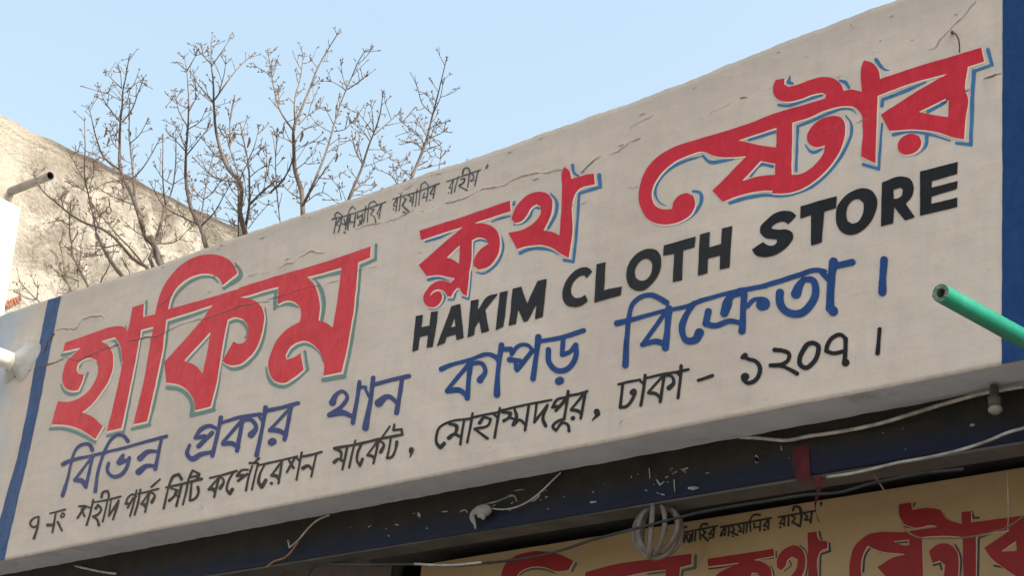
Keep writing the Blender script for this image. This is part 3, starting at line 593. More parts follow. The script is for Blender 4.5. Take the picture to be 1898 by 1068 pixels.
small_words = [
 ([S_(L1, 26, (190,745),(140,760),(98,835),(125,865),(175,850),(195,800)), S_(L1, (24,26,36), (198,745),(182,860),(142,995))], M_BLACKF),
 ([S_(L1, 22, (325,705),(400,688),(508,662)), S_(L1, (40,30), (302,842),(375,840)), S_(L1, (20,26,22), (395,695),(375,850),(360,930)), S_(L1, 15, (455,735),(475,702),(498,712),(490,745),(460,755),(455,735)), S_(L1, (26,28), (420,805),(472,908))], M_BLACKF),
 ([S_(L1, (20,28,24), (832,580),(1000,552),(1165,512)), S_(L1, (20,34,26), (668,625),(745,625),(652,762)), S_(L1, (20,30), (700,660),(735,740)), S_(L1, 20, (745,625),(800,640)), S_(L1, 24, (838,548),(805,700),(760,845)),
   S_(L1, (34,24,26,26,34), (868,650),(895,612),(930,650),(905,710),(835,745),(880,775),(905,845)), S_(L1, 22, (1010,545),(985,660),(950,805)), S_(L1, (34,26,28,24), (935,520),(955,460),(1005,448),(1022,500),(1010,548)),
   S_(L1, 20, (1050,560),(1022,742)), S_(L1, 22, (1022,742),(1135,570)), S_(L1, 26, (1138,560),(1100,690),(1072,780))], M_BLACKF),
 ([S_(L1, 24, (1222,600),(1250,520),(1310,488),(1345,510)), S_(L1, 30, (1222,595),(1265,600)), S_(L1, 22, (1310,530),(1245,645)), S_(L1, 22, (1350,440),(1312,600),(1272,738)), S_(L1, 24, (1393,432),(1362,600),(1325,725)),
   S_(L1, (22,26,22), (1365,482),(1480,455),(1605,422)), S_(L1, 24, (1495,465),(1402,598)), S_(L1, (26,44,26), (1402,600),(1440,610),(1455,650)), S_(L1, 26, (1498,468),(1448,692)), S_(L1, (24,26,38), (1510,462),(1555,490),(1525,578)), S_(L1, (26,20), (1520,402),(1622,312))], M_BLACKF),
 ([S_(L2, (26,28,34), (118,580),(250,550),(515,482)), S_(L2, (24,24,26,40), (92,820),(130,640),(160,530),(205,450),(260,432),(288,485)), S_(L2, (22,36,24,34), (172,590),(240,610),(205,680),(155,728)), S_(L2, 24, (215,655),(262,690)), S_(L2, 26, (288,550),(232,790)),
   S_(L2, 26, (305,772),(345,600),(370,480),(415,385)), S_(L2, (20,30,36), (415,385),(490,425),(470,475)), S_(L2, 26, (380,465),(490,440)), S_(L2, (24,26,26,34), (402,530),(380,730),(435,705),(478,620),(472,575))], M_BLACKF),
 ([S_(L2, 26, (608,470),(760,432),(908,388)), S_(L2, 24, (715,460),(592,598)), S_(L2, (28,44,28), (592,600),(650,600),(665,640)), S_(L2, 26, (712,460),(655,685)), S_(L2, (24,26,44), (718,450),(762,495),(725,585)), S_(L2, (22,26,30,44), (870,405),(812,520),(802,610),(832,645),(860,598)),
   S_(L2, (28,24,24), (915,440),(970,378),(1035,375)), S_(L2, (28,34), (912,445),(985,438)), S_(L2, 30, (1025,425),(925,500)), S_(L2, 24, (1082,330),(1045,450),(1012,612)), S_(L2, 24, (1150,300),(1112,450),(1080,600)), S_(L2, 28, (1052,298),(1130,300)), S_(L2, 24, (1100,300),(1160,245)),
   S_(L2, (24,26,24), (1150,325),(1300,292),(1480,252),(1600,225)), S_(L2, (22,26,34,44), (1222,320),(1172,420),(1162,530),(1192,572),(1235,495)), S_(L2, 24, (1418,285),(1300,438)), S_(L2, (30,44,26), (1300,440),(1370,455),(1390,500)), S_(L2, 26, (1425,280),(1382,530)), S_(L2, (38,38), (1300,530),(1304,530)),
   S_(L2, 26, (1570,245),(1478,402)), S_(L2, (22,34), (1500,262),(1555,355)), S_(L2, 22, (1590,240),(1628,280)), S_(L2, 24, (1650,180),(1620,330),(1585,490)), S_(L2, 28, (1665,225),(1760,205),(1872,172)), S_(L2, 24, (1812,200),(1782,330),(1755,455)), S_(L2, (46,34,26), (1662,358),(1720,330),(1765,375))], M_BLACKF),
 ([S_(L3, (44,44,44,50), (165,440),(480,390),(900,290),(1255,225)), S_(L3, (44,54,36), (165,450),(270,505),(272,610)), S_(L3, (60,44,44), (165,665),(225,615),(310,655)), S_(L3, 40, (375,430),(340,600),(297,780)), S_(L3, (34,36,38), (502,320),(460,500),(402,750)),
   S_(L3, (34,40,46,50), (600,385),(540,520),(535,660),(575,720),(618,615)), S_(L3, 36, (840,345),(695,550)), S_(L3, (44,56,40), (695,555),(780,575),(805,610)), S_(L3, 42, (860,340),(830,520),(790,680)), S_(L3, (34,44,60), (870,320),(950,370),(905,500)), S_(L3, 32, (928,262),(1048,90)),
   S_(L3, (38,44,40,60), (1065,290),(1010,600),(1060,595),(1150,440),(1165,345)), S_(L3, (36,40), (1122,62),(1108,150)), S_(L3, 44, (1108,152),(1240,140)), S_(L3, 46, (1240,140),(1252,222))], M_BLACKF),
 ([S_(L3, (84,74), (1402,470),(1396,495)), S_(L3, (50,16), (1415,495),(1375,588))], M_BLACKF),
 ([S_(L4, (46,30,26,26,26,28), (190,650),(150,690),(112,650),(108,560),(145,475),(220,428),(480,382)), S_(L4, (26,44,30), (245,440),(325,465),(315,545)), S_(L4, (44,34,30), (242,590),(305,550),(360,575)), S_(L4, 28, (405,400),(365,658)), S_(L4, 26, (497,328),(470,480),(440,638)),
   S_(L4, 26, (505,370),(640,340),(770,318)), S_(L4, (40,28,28,28,30,34), (572,430),(620,372),(690,390),(670,445),(520,495)), S_(L4, (26,34), (520,495),(655,595)), S_(L4, (24,28,28), (790,270),(762,420),(732,588)), S_(L4, 24, (715,330),(760,370)),
   S_(L4, (30,26,24), (790,302),(1000,252),(1340,185)), S_(L4, (30,44,30,36), (815,315),(905,325),(890,370),(832,408)), S_(L4, 26, (890,370),(950,395)), S_(L4, (28,36,30), (950,290),(970,360),(935,440)), S_(L4, (40,30,30), (935,450),(1000,400),(1060,445)), S_(L4, 30, (1100,240),(1080,380),(1060,510)),
   S_(L4, 26, (1182,225),(1160,425)), S_(L4, 28, (1160,425),(1298,240)), S_(L4, (26,28,40), (1295,250),(1252,400),(1278,462)),
   S_(L4, (34,28,28), (1350,265),(1400,182),(1490,158)), S_(L4, (30,44), (1350,262),(1410,258)), S_(L4, 34, (1480,190),(1385,300)), S_(L4, (32,30,30), (1518,92),(1495,250),(1475,392)), S_(L4, (30,30,34,30,28,34), (1475,390),(1395,420),(1355,475),(1390,512),(1465,430),(1515,450),(1530,518)),
   S_(L4, (30,32,26), (1515,140),(1640,118),(1722,92)), S_(L4, 28, (1680,125),(1550,285)), S_(L4, (34,44,30), (1550,290),(1630,308),(1660,340)), S_(L4, 32, (1700,110),(1652,380)), S_(L4, (46,46), (1568,382),(1572,378))], M_BLACK),
 ([S_(L4, (66,60), (1822,312),(1824,325)), S_(L4, (44,12), (1838,335),(1772,402))], M_BLACK),
 ([S_(L5, 34, (122,445),(260,412),(400,385)), S_(L5, (38,38,44,40), (175,450),(140,745),(205,738),(300,640),(340,560)), S_(L5, (80,84), (302,550),(318,540)), S_(L5, (44,40,44), (467,325),(440,560),(410,715)), S_(L5, 34, (390,385),(445,440)),
   S_(L5, (34,36,34,38), (490,360),(700,312),(900,280),(1030,250)), S_(L5, 34, (690,345),(510,550)), S_(L5, (38,50,40), (510,558),(620,575),(665,620)), S_(L5, 42, (712,340),(690,520),(668,670)), S_(L5, (40,40,46,70), (715,325),(820,350),(838,430),(780,490)), S_(L5, (44,38,46), (938,205),(922,400),(898,620)), S_(L5, 32, (870,285),(930,345))], M_BLACK),
 ([S_(L5, 42, (1157,390),(1340,328))], M_BLACK),
 ([S_(L6, (50,60), (165,448),(195,425)), S_(L6, (44,46,48,50,48,40), (180,445),(240,470),(310,490),(360,555),(350,650),(290,722),(220,738),(170,700)), S_(L6, (90,90), (190,670),(196,668))], M_BLACKR),
 ([S_(L6, (54,46,46,46,44), (530,362),(620,372),(692,410),(680,480),(610,528)), S_(L6, 50, (610,530),(485,540)), S_(L6, (46,40,42,54), (500,542),(620,550),(710,590),(782,632))], M_BLACKR),
 ([S_(L6, (52,54,50,56,56,56,52), (960,280),(1015,310),(1018,400),(960,510),(870,565),(820,530),(815,450),(860,350),(910,292),(960,280))], M_BLACKR),
 ([S_(L6, (46,46,50,46,44), (1320,375),(1180,398),(1112,375),(1130,300),(1200,212),(1280,190),(1332,235)), S_(L6, (50,48,52), (1332,235),(1328,400),(1318,500)), S_(L6, (78,78), (1328,508),(1334,502))], M_BLACKR),
 ([S_(L6, (48,46,54), (1712,122),(1702,280),(1694,398))], M_BLACKR),
 # top invocation line
 ([S_(T1, 15, (95,630),(250,590),(470,520),(682,440)), S_(T1, (12,14,12,14), (108,785),(130,680),(138,620),(120,590),(155,552),(205,592)), S_(T1, 13, (190,612),(132,690),(170,702)), S_(T1, 14, (200,612),(160,770)), S_(T1, 14, (198,680),(238,690),(222,625)), S_(T1, 13, (262,600),(238,745)), S_(T1, (18,14), (225,775),(240,780)),
   S_(T1, 13, (265,745),(275,600),(282,535),(318,488),(355,528)), S_(T1, 13, (295,590),(285,660),(325,660)), S_(T1, 14, (352,570),(332,718)), S_(T1, 13, (375,575),(372,620),(420,585),(425,645),(375,700)), S_(T1, 13, (400,640),(395,690)), S_(T1, 13, (430,565),(415,690)), S_(T1, 13, (468,485),(440,665)),
   S_(T1, 13, (480,665),(492,530),(510,455),(560,430),(592,478)), S_(T1, 14, (520,520),(555,520),(515,580),(550,600),(570,668)), S_(T1, 13, (632,470),(582,570),(612,585)), S_(T1, 14, (635,470),(605,622))], M_INK),
 ([S_(T1, 15, (762,410),(850,382),(1000,340),(1278,240)), S_(T1, 14, (805,405),(765,480),(800,490)), S_(T1, 14, (812,405),(795,545)), S_(T1, 18, (768,520),(772,522)), S_(T1, 14, (850,355),(830,535)), S_(T1, (14,18,20), (875,395),(908,410),(870,465)), S_(T1, (16,24), (862,478),(935,545)), S_(T1, 16, (870,550),(900,562)),
   S_(T1, 14, (935,370),(970,400),(945,430),(990,440)), S_(T1, 14, (992,345),(975,490)), S_(T1, 14, (1030,300),(1010,492)), S_(T1, 14, (1048,475),(1065,320),(1082,250),(1118,220),(1152,258)), S_(T1, 13, (1110,340),(1088,400),(1140,380)), S_(T1, 14, (1155,270),(1132,432)), S_(T1, 13, (1225,265),(1170,350),(1210,360)), S_(T1, 14, (1232,262),(1205,402)), S_(T1, 16, (1168,420),(1172,422))], M_INK),
 ([S_(T1, 15, (1358,218),(1500,170),(1728,90)), S_(T1, 14, (1420,210),(1382,290),(1418,292)), S_(T1, 14, (1432,200),(1405,352)), S_(T1, 18, (1374,342),(1378,344)), S_(T1, 14, (1485,160),(1442,330)), S_(T1, (18,20,20), (1512,195),(1555,185),(1548,225),(1495,262)), S_(T1, (18,24), (1495,268),(1580,315)), S_(T1, 17, (1612,110),(1588,280)), S_(T1, (24,18,18), (1535,135),(1545,85),(1590,70),(1615,112)),
   S_(T1, 14, (1630,130),(1655,155),(1618,215),(1670,200)), S_(T1, 15, (1700,108),(1665,262)), S_(T1, (26,16), (1808,40),(1792,72))], M_INK),
]
for it, mtl in small_words:
    if mtl is M_INK: it = [(o_, c_, np.array(w_) * .86, p_) for o_, c_, w_, p_ in it]
    ink_mesh('painted_word' if mtl is M_INK else 'black_word', it, mtl, fascia, layer=4, step=.8)

# --- cracks over the paint
for strong, mtl in ((1, M_CRACK), (0, M_CRACKF)):
    for crop, w, pts, st, lip in CR:
        if st != strong: continue
        P = np.array(pts, float); Q = [P[0]]                     # jagged run
        for a, b in zip(P[:-1], P[1:]):
            L = np.linalg.norm(b - a) / crop[2]; nn = max(1, int(L / 5))
            for k in range(1, nn + 1):
                t = k / nn; j = RNG.normal(0, .75 * crop[2], 2) if k < nn else 0
                Q.append(a + (b - a) * t + j)
        ink_mesh('crack', [('S', crop, np.array(w) * (1.0 if st else .9), Q)], mtl, fascia, layer=5, step=.8)

# ------------------------------------------------------------------ fascia body, soffit
M_SOFFIT = worn('grey_soffit_paint', (.40, .42, .49), (.48, .50, .57), 5, .8, 140, .4, .003, dirt=(.25, .25, .27), dscale=7, dlo=.56, dhi=.78)
M_RAWCON = worn('raw_concrete', (.30, .28, .25), (.40, .38, .34), 6, .9, 60, .6, .004)
xs = np.linspace(XL, XR, 400); zt = ztop(xs)
V = []; F = []
for i, x in enumerate(xs):
    yb = 4.147 + .002 * math.sin(x * 23) + .0015 * math.sin(x * 61)
    V += [(x, 4.0105, zt[i]), (x, yb, zt[i] - .01), (x, yb, ZB + .0), (x, 4.004, ZB)]
for i in range(len(xs) - 1):
    a = 4 * i; b = a + 4
    F += [(a, a + 1, b + 1, b), (a + 1, a + 2, b + 2, b + 1)]
F += [(0, 3, 2, 1), (4 * 399, 4 * 399 + 1, 4 * 399 + 2, 4 * 399 + 3)]
mesh('concrete_back', V, F, M_RAWCON, fascia)
Vs = []; Fs = []
for i, x in enumerate(xs): Vs += [V[4 * i + 3], V[4 * i + 2]]
for i in range(len(xs) - 1): Fs.append((2 * i, 2 * i + 1, 2 * i + 3, 2 * i + 2))
mesh('soffit', Vs, Fs, M_SOFFIT, fascia)

# ------------------------------------------------------------------ street
M_GROUND = worn('dusty_street', (.125, .12, .112), (.165, .158, .148), .8, .95, 30, .6, .01, dirt=(.09, .08, .07), dscale=.5)
g = mesh('ground', [(-3000, -3000, 0), (3000, -3000, 0), (3000, 3000, 0), (-3000, 3000, 0)], [(0, 1, 2, 3)], M_GROUND); prop(g, kind='structure')

# ------------------------------------------------------------------ shop building below and behind the fascia
shop = thing('shop_building', (-4.6, 4.9, 0), 'shop front with dark blue beam and shaded lobby beneath the cream fascia', 'building')
M_BEAM, n, p = new_mat('rusty_blue_beam'); v = pos(n)
sx = n.nodes.new('ShaderNodeSeparateXYZ'); gg = n.nodes.new('ShaderNodeNewGeometry'); n.links.new(gg.outputs['Position'], sx.inputs[0])
zz = mmul(n, sx.outputs[2], mmul(n, nz(n, 7, 6, .65, v), .12), 'ADD')
br = mix(n, ramp(n, nz(n, 12, 6, .7, v), .4, .65), (.022, .017, .013), (.011, .010, .010))
bl = mix(n, ramp(n, nz(n, 9, 5, .6, v), .35, .7), (.0045, .007, .025), (.007, .010, .030))
col = mix(n, ramp(n, mmul(n, zz, 3.325, 'SUBTRACT'), .0, .055), bl, br)
n.links.new(col, p.inputs['Base Color']); p.inputs['Roughness'].default_value = .6; p.inputs['Specular IOR Level'].default_value = .22; bump(n, p, nz(n, 80, 5, .6, v), .5, .003)
ZBB = 1.685 + EYE
# rounded lower arris: profile of the beam swept along x
prof = [(4.150, ZB + .10), (4.150, ZBB + .016), (4.151, ZBB + .006), (4.154, ZBB), (4.235, ZBB + .006), (4.235, ZB + .10)]
xb = np.linspace(-8.6, -.6, 120); V = []; F = []
for x in xb:
    for y, z in prof: V.append((x, y + .0015 * math.sin(5 * x), z + .003 * math.sin(2.1 * x + 1)))
k = len(prof)
for i in range(len(xb) - 1):
    for j in range(k - 1): F.append((i * k + j, i * k + j + 1, (i + 1) * k + j + 1, (i + 1) * k + j))
mesh('beam', V, F, M_BEAM, shop)
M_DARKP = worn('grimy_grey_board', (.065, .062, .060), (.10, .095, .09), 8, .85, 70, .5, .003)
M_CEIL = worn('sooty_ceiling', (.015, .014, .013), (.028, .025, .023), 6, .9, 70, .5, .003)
mesh('beam_soffit', *box(-8.6, -.6, 4.157, 4.240, ZBB - .006, ZBB + .002), M_DARKP, shop)
mesh('ceiling', *box(-8.6, -.6, 4.3, 7.2, ZBB + .30, ZBB + .40), M_CEIL, shop)
mesh('back_wall', *box(-8.6, -.6, 7.2, 7.3, 0, ZBB + .40), M_DARKP, shop)
for x in (-8.6, -.6): mesh('side_wall', *box(x - .1, x, 4.24, 7.3, 0, ZBB + .40), M_DARKP, shop)
mesh('roof_slab', *box(-8.6, -.6, 4.24, 7.2, ZBB + .42, ZBB + .55), M_RAWCON, shop)
# rolled shutter drum behind the beam
drum, fdrum = tube([(x, 4.45, ZBB + .165) for x in np.linspace(-5.1, -.7, 12)], .125, 28)
M_DRUM = worn('dull_shutter_steel', (.022, .021, .020), (.035, .032, .030), 14, .75, 60, .4, .002, metal=0)
sh = mesh('rolled_shutter', drum, fdrum, M_DRUM, None, True, base=(-2.9, 4.45, ZBB)); prop(sh, 'dark rolled steel shutter drum tucked behind the blue beam', 'shutter')
# grey partition left of the inner board
mesh('partition', *box(-8.4, -5.02, 4.44, 4.48, 0, ZBB + .29), worn('brownish_grey_partition', (.12, .10, .09), (.16, .135, .12), 5, .85, 60, .4), shop)
mesh('door_post', *tube([(-4.93, 4.40, ZBB + .02), (-4.99, 4.40, ZBB - .9)], .016, 10), M_CEIL, shop)
mesh('counter_wall', *box(-5.02, -.6, 4.62, 4.68, 0, 2.1), M_DARKP, shop)

# paint scabs and lime splashes on the beam face
M_LIME = worn('lime_splash', (.12, .12, .12), (.34, .34, .34), 30, .9)
M_REDP = worn('red_paint_patch', (.035, .006, .010), (.10, .008, .015), 24, .8)
K4 = (600, 820, 3.796); K5 = (1050, 740, 3.256); K6 = (1400, 640, 2.496)
def beam_mark(items, mat, name='paint_mark', layer=1):
    F_, x0, y0 = build_field(items, .7); V2, fc = march(F_, x0, y0, .7)
    if not len(fc): return
    W3 = atY_arr(V2, 4.1478); W3[:, 1] -= layer * .001
    return mesh(name, W3, fc, mat, shop)
beam_mark([P_(K6, (178,470),(250,462),(255,580),(262,640),(190,630),(172,560))], M_REDP, 'red_patch')
for it in ([S_(K5, (14,26,12), (740,540),(765,540),(792,538))], [S_(K5, (12,24,20,8), (1145,345),(1150,365),(1146,385))], [S_(K5, 10, (148,625),(178,622))],
           [S_(K5, (8,10,6), (545,490),(565,520),(590,500)), S_(K5, 8, (640,455),(665,440)), S_(K5, 10, (600,475),(612,470)), S_(K5, 8, (700,430),(732,418)), S_(K5, 7, (650,490),(655,560)), S_(K5, 7, (570,575),(590,580)), S_(K5, 7, (500,420),(505,480))],
           [S_(K4, (10,24,8), (665,500),(672,515),(680,530))], [S_(K4, 8, (835,492),(870,490))], [S_(K4, 8, (505,582),(525,585))], [S_(K4, 10, (965,490),(1000,480),(1010,495))],
           [S_(K4, (5,12,8,18,8), (1130,440),(1230,415),(1280,395),(1340,380),(1360,420))], [S_(K4, (10,30,20,10), (1450,415),(1480,405),(1510,385),(1520,370))], [S_(K6, (14,10), (1000,372),(1012,370))],
           [S_(K6, (6,14,6), (0,520),(8,530),(10,545))], [S_(K6, 8, (120,470),(122,485))], [S_(K4, (6, 9, 6), (1340,345),(1380,338),(1410,335))]):
    beam_mark(it, M_LIME, 'lime_spot')

_r = random.Random(3)
for _ in range(34):                                            # specks of old lime scattered on the beam
    x = _r.choice((_r.gauss(1242, 26), _r.gauss(985, 30), _r.uniform(640, 1880))); yb_ = 1028 - (x - 600) * .161; y = yb_ - _r.uniform(12, 62)
    beam_mark([S_((0, 0, 1), (.6, _r.uniform(1.2, 2.6), .5), (x, y), (x + _r.uniform(-2, 2), y + _r.uniform(-2, 2)), (x + _r.uniform(1, 5), y + _r.uniform(-3, 2)))], M_LIME, 'lime_spot')

# ------------------------------------------------------------------ inner sign board
YI = 4.375
board = thing('inner_sign_board', (-3.2, YI, 2.4), 'shaded yellow cream board with red lettering hung under the blue beam', 'signboard')
M_YB = worn('yellow_cream_board', (.29, .21, .115), (.335, .245, .14), 4, .75, 120, .2, .001, spec=.15, dirt=(.23, .16, .085), dscale=5, dlo=.6, dhi=.8)
tl = atY(782, 1048, YI); tr = atY(1898, 867, YI)
z_t = (tl[2] + tr[2]) / 2
zl = [(x, tl[2] + (tr[2] - tl[2]) * (x - tl[0]) / (tr[0] - tl[0])) for x in np.linspace(tl[0], tr[0] + 1.2, 20)]
V = []; F = []
for x, z in zl: V += [(x, YI, z), (x, YI, z - .95), (x, YI + .03, z), (x, YI + .03, z - .95)]
for i in range(len(zl) - 1):
    a = 4 * i; b = a + 4; F += [(a, a + 1, b + 1, b), (a + 2, b + 2, b + 3, a + 3), (a, b, b + 2, a + 2), (a + 1, a + 3, b + 3, b + 1)]
F += [(0, 2, 3, 1), (b, b + 1, b + 3, b + 2)]
mesh('board_panel', V, F, M_YB, board)
T2 = (1200, 920, 5.582)
def bink(name, items, mat, parent=None, layer=1, step=1.0, **k):
    return ink_mesh(name, items, mat, parent or board, Y=YI, layer=layer * 1.2, step=step, rel=False, **k)
M_RED2 = worn('board_red_enamel', (.22, .007, .010), (.18, .005, .008), 10, .6)
M_BLK2 = worn('board_black_enamel', (.016, .016, .018), (.024, .024, .026), 10, .45)
M_GRN2 = worn('board_dark_green_enamel', (.035, .085, .055), (.03, .07, .05), 10, .5)
M_HAL2 = worn('board_pale_outline', (.45, .27, .20), (.48, .32, .24), 10, .6)
w1 = [P_(K4, (1240,1000),(1275,870),(1340,810),(1450,775),(1580,775),(1680,800),(1760,840),(1725,905),(1640,912),(1540,882),(1450,885),(1380,920),(1340,1000)),
      P_(T2, (-640,790),(-300,705),(0,662),(462,600),(460,712),(340,740),(330,900),(190,900),(190,768),(0,790),(-300,850),(-640,900))]
w2 = [P_(T2, (625,655),(1310,550),(1315,625),(1100,665),(1200,690),(1270,740),(1290,840),(1290,920),(650,920),(700,840),(950,695),(630,735)), H_(T2, (1070,860),(1085,795),(1140,800),(1180,850),(1160,900),(1080,900)),
      P_(T2, (1345,740),(1345,660),(1380,590),(1450,535),(1530,515),(1590,540),(1630,610),(1635,720),(1600,840),(1560,920),(1400,920),(1480,840),(1550,740),(1560,660),(1500,630),(1450,670),(1430,730),(1385,775)),
      P_(T2, (1660,385),(1755,370),(1765,440),(1790,470),(1865,470),(1865,545),(1800,570),(1780,600),(1780,920),(1670,920))]
w3 = [P_(K6, (437,1110),(440,1000),(460,935),(505,890),(700,865),(905,835),(1243,790),(1400,765),(1400,825),(1243,848),(1100,870),(1022,885),(1022,1110),(965,1110),(960,890),(850,885),(772,890),(780,1110),(640,1110),(565,1030),(640,985),(700,970),(560,950),(520,930),(500,970),(490,1030),(500,1110)),
      H_(K6, (640,910),(712,903),(715,928),(690,930)),
      P_(K6, (665,740),(722,730),(728,765),(800,755),(860,765),(880,800),(955,830),(955,775),(1000,770),(1000,860),(900,870),(820,835),(740,848),(690,832),(668,790)),
      P_(K6, (805,955),(850,922),(900,925),(935,960),(942,1010),(935,1110),(870,1110),(880,1020),(855,1000),(820,1012)),
      P_(K6, (1060,940),(1150,880),(1243,815),(1330,790),(1330,1110),(1243,1090),(1160,1040),(1090,985)), H_(K6, (1140,957),(1208,908),(1210,955))]
sw1 = ([S_(K4, (8,22,22,8), (1360,950),(1430,902),(1530,890),(1630,925)), S_(K4, 16, (1748,910),(1778,855)), S_(T2, 30, (500,622),(495,742)), S_(T2, 28, (495,745),(365,775)), S_(T2, 28, (365,775),(352,900)), S_(T2, 26, (10,805),(175,785))], M_GRN2)
sw2 = ([S_(T2, (16,16,8), (640,755),(780,740),(920,710)), S_(T2, 12, (1160,662),(1310,645)), S_(T2, 12, (1335,575),(1335,640)), S_(T2, 12, (1275,725),(1305,790),(1318,900)), S_(T2, 12, (1078,850),(1090,800),(1150,815)),
        S_(T2, 12, (1418,780),(1490,710),(1470,655),(1485,642)), S_(T2, 11, (1580,510),(1640,570),(1660,680),(1640,840)), S_(T2, 16, (1780,372),(1805,458)), S_(K6, 9, (343,918),(347,955)), S_(K6, 9, (347,955),(302,970)), S_(K6, 8, (302,970),(300,1100))], M_BLK2)
sw3 = ([S_(K6, 9, (738,732),(730,750)), S_(K6, (6,9,6), (690,842),(760,848),(835,822)), S_(K6, 9, (868,778),(885,818)), S_(K6, 9, (1004,772),(1010,802)), S_(K6, 9, (1010,802),(1035,800)), S_(K6, (4,9,9), (548,925),(512,970),(500,1050)), S_(K6, 8, (656,915),(704,912)), S_(K6, 8, (575,958),(622,965)),
        S_(K6, (6,10,10), (925,925),(948,970),(945,1090)), S_(K6, 9, (1035,895),(1030,1090)), S_(K6, 8, (1035,893),(1180,845)), S_(K6, 9, (1105,1022),(1190,1042),(1260,1090)), S_(K6, 9, (825,1020),(855,1012),(862,1040))], M_BLK2)
for it, (sw, sm) in ((w1, sw1), (w2, sw2), (w3, sw3)):
    fld = build_field(it, 1.0); w = bink('red_word', None, M_RED2, layer=3, field=fld)
    bink('letter_shadow', sw, sm, w, 1); bink('letter_outline', None, M_HAL2, w, 2, field=fld, shift=(1.0, 1.0), grow=.7)
bw = [
 [S_(T2, 13, (150,510),(150,390),(172,362),(205,358)), S_(T2, 13, (165,392),(190,400),(150,445)), S_(T2, (22,10), (45,372),(52,412))],
 [S_(T2, 14, (345,385),(540,348),(725,312)), S_(T2, (12,18), (342,335),(405,322)), S_(T2, 13, (350,392),(380,425),(348,462),(385,440)), S_(T2, 14, (395,372),(382,480)), S_(T2, 15, (422,390),(408,430),(432,480)), S_(T2, 16, (448,400),(440,470)), S_(T2, 15, (472,378),(462,465)), S_(T2, 14, (503,355),(492,465)),
  S_(T2, (13,13,18), (550,455),(550,330),(572,292),(622,295)), S_(T2, (14,14,18), (580,360),(602,380),(570,410),(625,462)), S_(T2, 14, (692,330),(640,398),(682,402)), S_(T2, 14, (698,330),(682,432)), S_(T2, 18, (648,436),(652,436))],
 [S_(T2, 15, (760,325),(1000,282),(1282,230)), S_(T2, 14, (800,330),(762,395),(800,395)), S_(T2, 14, (812,322),(802,408)), S_(T2, 18, (762,412),(766,412)), S_(T2, 14, (848,315),(840,412)), S_(T2, (14,14,18), (882,320),(902,350),(870,380),(932,405)), S_(T2, 16, (884,420),(888,420)), S_(T2, 14, (945,312),(972,340),(948,370),(992,370)), S_(T2, 14, (1002,298),(995,388)),
  S_(T2, 14, (1034,290),(1025,378)), S_(T2, (13,13,18), (1070,368),(1070,240),(1100,200),(1165,198)), S_(T2, 14, (1105,285),(1110,330),(1165,320)), S_(T2, 14, (1172,258),(1165,358)), S_(T2, 14, (1248,250),(1205,310),(1250,322)), S_(T2, 14, (1258,245),(1250,348)), S_(T2, 18, (1213,352),(1217,352))],
 [S_(T2, 15, (1360,222),(1550,188),(1740,155)), S_(T2, 14, (1408,222),(1370,290),(1410,292)), S_(T2, 14, (1422,215),(1415,312)), S_(T2, 18, (1373,326),(1377,326)), S_(T2, 14, (1462,205),(1460,308)), S_(T2, (14,14,20), (1500,212),(1532,230),(1500,272),(1578,315)), S_(T2, (16,20,22,16), (1582,310),(1592,175),(1570,118),(1522,115),(1508,152)),
  S_(T2, 15, (1628,190),(1660,215),(1628,250),(1690,250)), S_(T2, 16, (1702,168),(1690,278)), S_(T2, (24,12), (1800,78),(1798,100))]]
for it in bw:
    it = [(o_, c_, np.array(w_) * 1.45, p_) for o_, c_, w_, p_ in it]
    bink('black_word', it, M_BLK2, layer=1, step=.8)

# ------------------------------------------------------------------ cables
M_WCAB = worn('dirty_white_cable', (.20, .19, .18), (.46, .44, .41), 22, .5, 90, .2)
M_BCAB = worn('black_cable', (.012, .012, .013), (.03, .03, .03), 20, .4, 90, .2)
M_BRASS = worn('old_copper', (.30, .15, .08), (.22, .10, .06), 30, .5)
def cable(name, crop, pts, Ys, rad, mat, label, cat='cable', group=None):
    P = smooth_line(np.array([(crop[0] + x / crop[2], crop[1] + y / crop[2]) for x, y in pts]), thr=100, per=6)
    Yv = np.interp(np.linspace(0, 1, len(P)), np.linspace(0, 1, len(Ys)), Ys)
    W3 = np.array([atY(p[0], p[1], y) for p, y in zip(P, Yv)])
    V, F = tube(W3, rad, 7); o = mesh(name, V, F, mat, None, True, base=tuple(W3[len(W3) // 2])); return prop(o, label, cat, group)
cable('white_cable', (1050, 740, 3.256), [(1045,232),(1150,236),(1250,246),(1330,250),(1465,225),(1560,212),(1730,184),(1900,146),(2080,92),(2260,36),(2500,-30),(2760,-76)], [4.152, 4.13, 4.142, 4.12, 4.13, 4.12], .0055, M_WCAB, 'dirty white cable sagging along the top of the blue beam at the right')
cable('black_cable', K4, [(-300,842),(0,852),(300,862),(640,862),(900,872),(1150,852),(1400,822),(1600,782),(1898,688),(2300,583),(2700,485),(2960,440),(3150,410),(3400,372),(3640,352),(3860,290),(4000,262),(4100,240),(4300,210),(4500,190)], [4.26, 4.17, 4.15, 4.20, 4.13, 4.145, 4.14, 4.13, 4.12], .0046, M_BCAB, 'long black cable drooping under the blue beam across the yellow board')
cable('white_cable', K6, [(330,612),(480,588),(540,574),(640,549),(830,514),(1000,470),(1100,434),(1160,408),(1243,384),(1320,360)], [4.14, 4.135, 4.125, 4.12, 4.12], .0042, M_WCAB, 'scuffed white cable running along the foot of the blue beam at the right edge')
cable('white_cable', K4, [(640,858),(760,866),(900,868),(1020,858),(1110,848)], [4.135, 4.12, 4.115, 4.125], .0042, M_WCAB, 'short white flex bound against the black cable left of the yellow board')
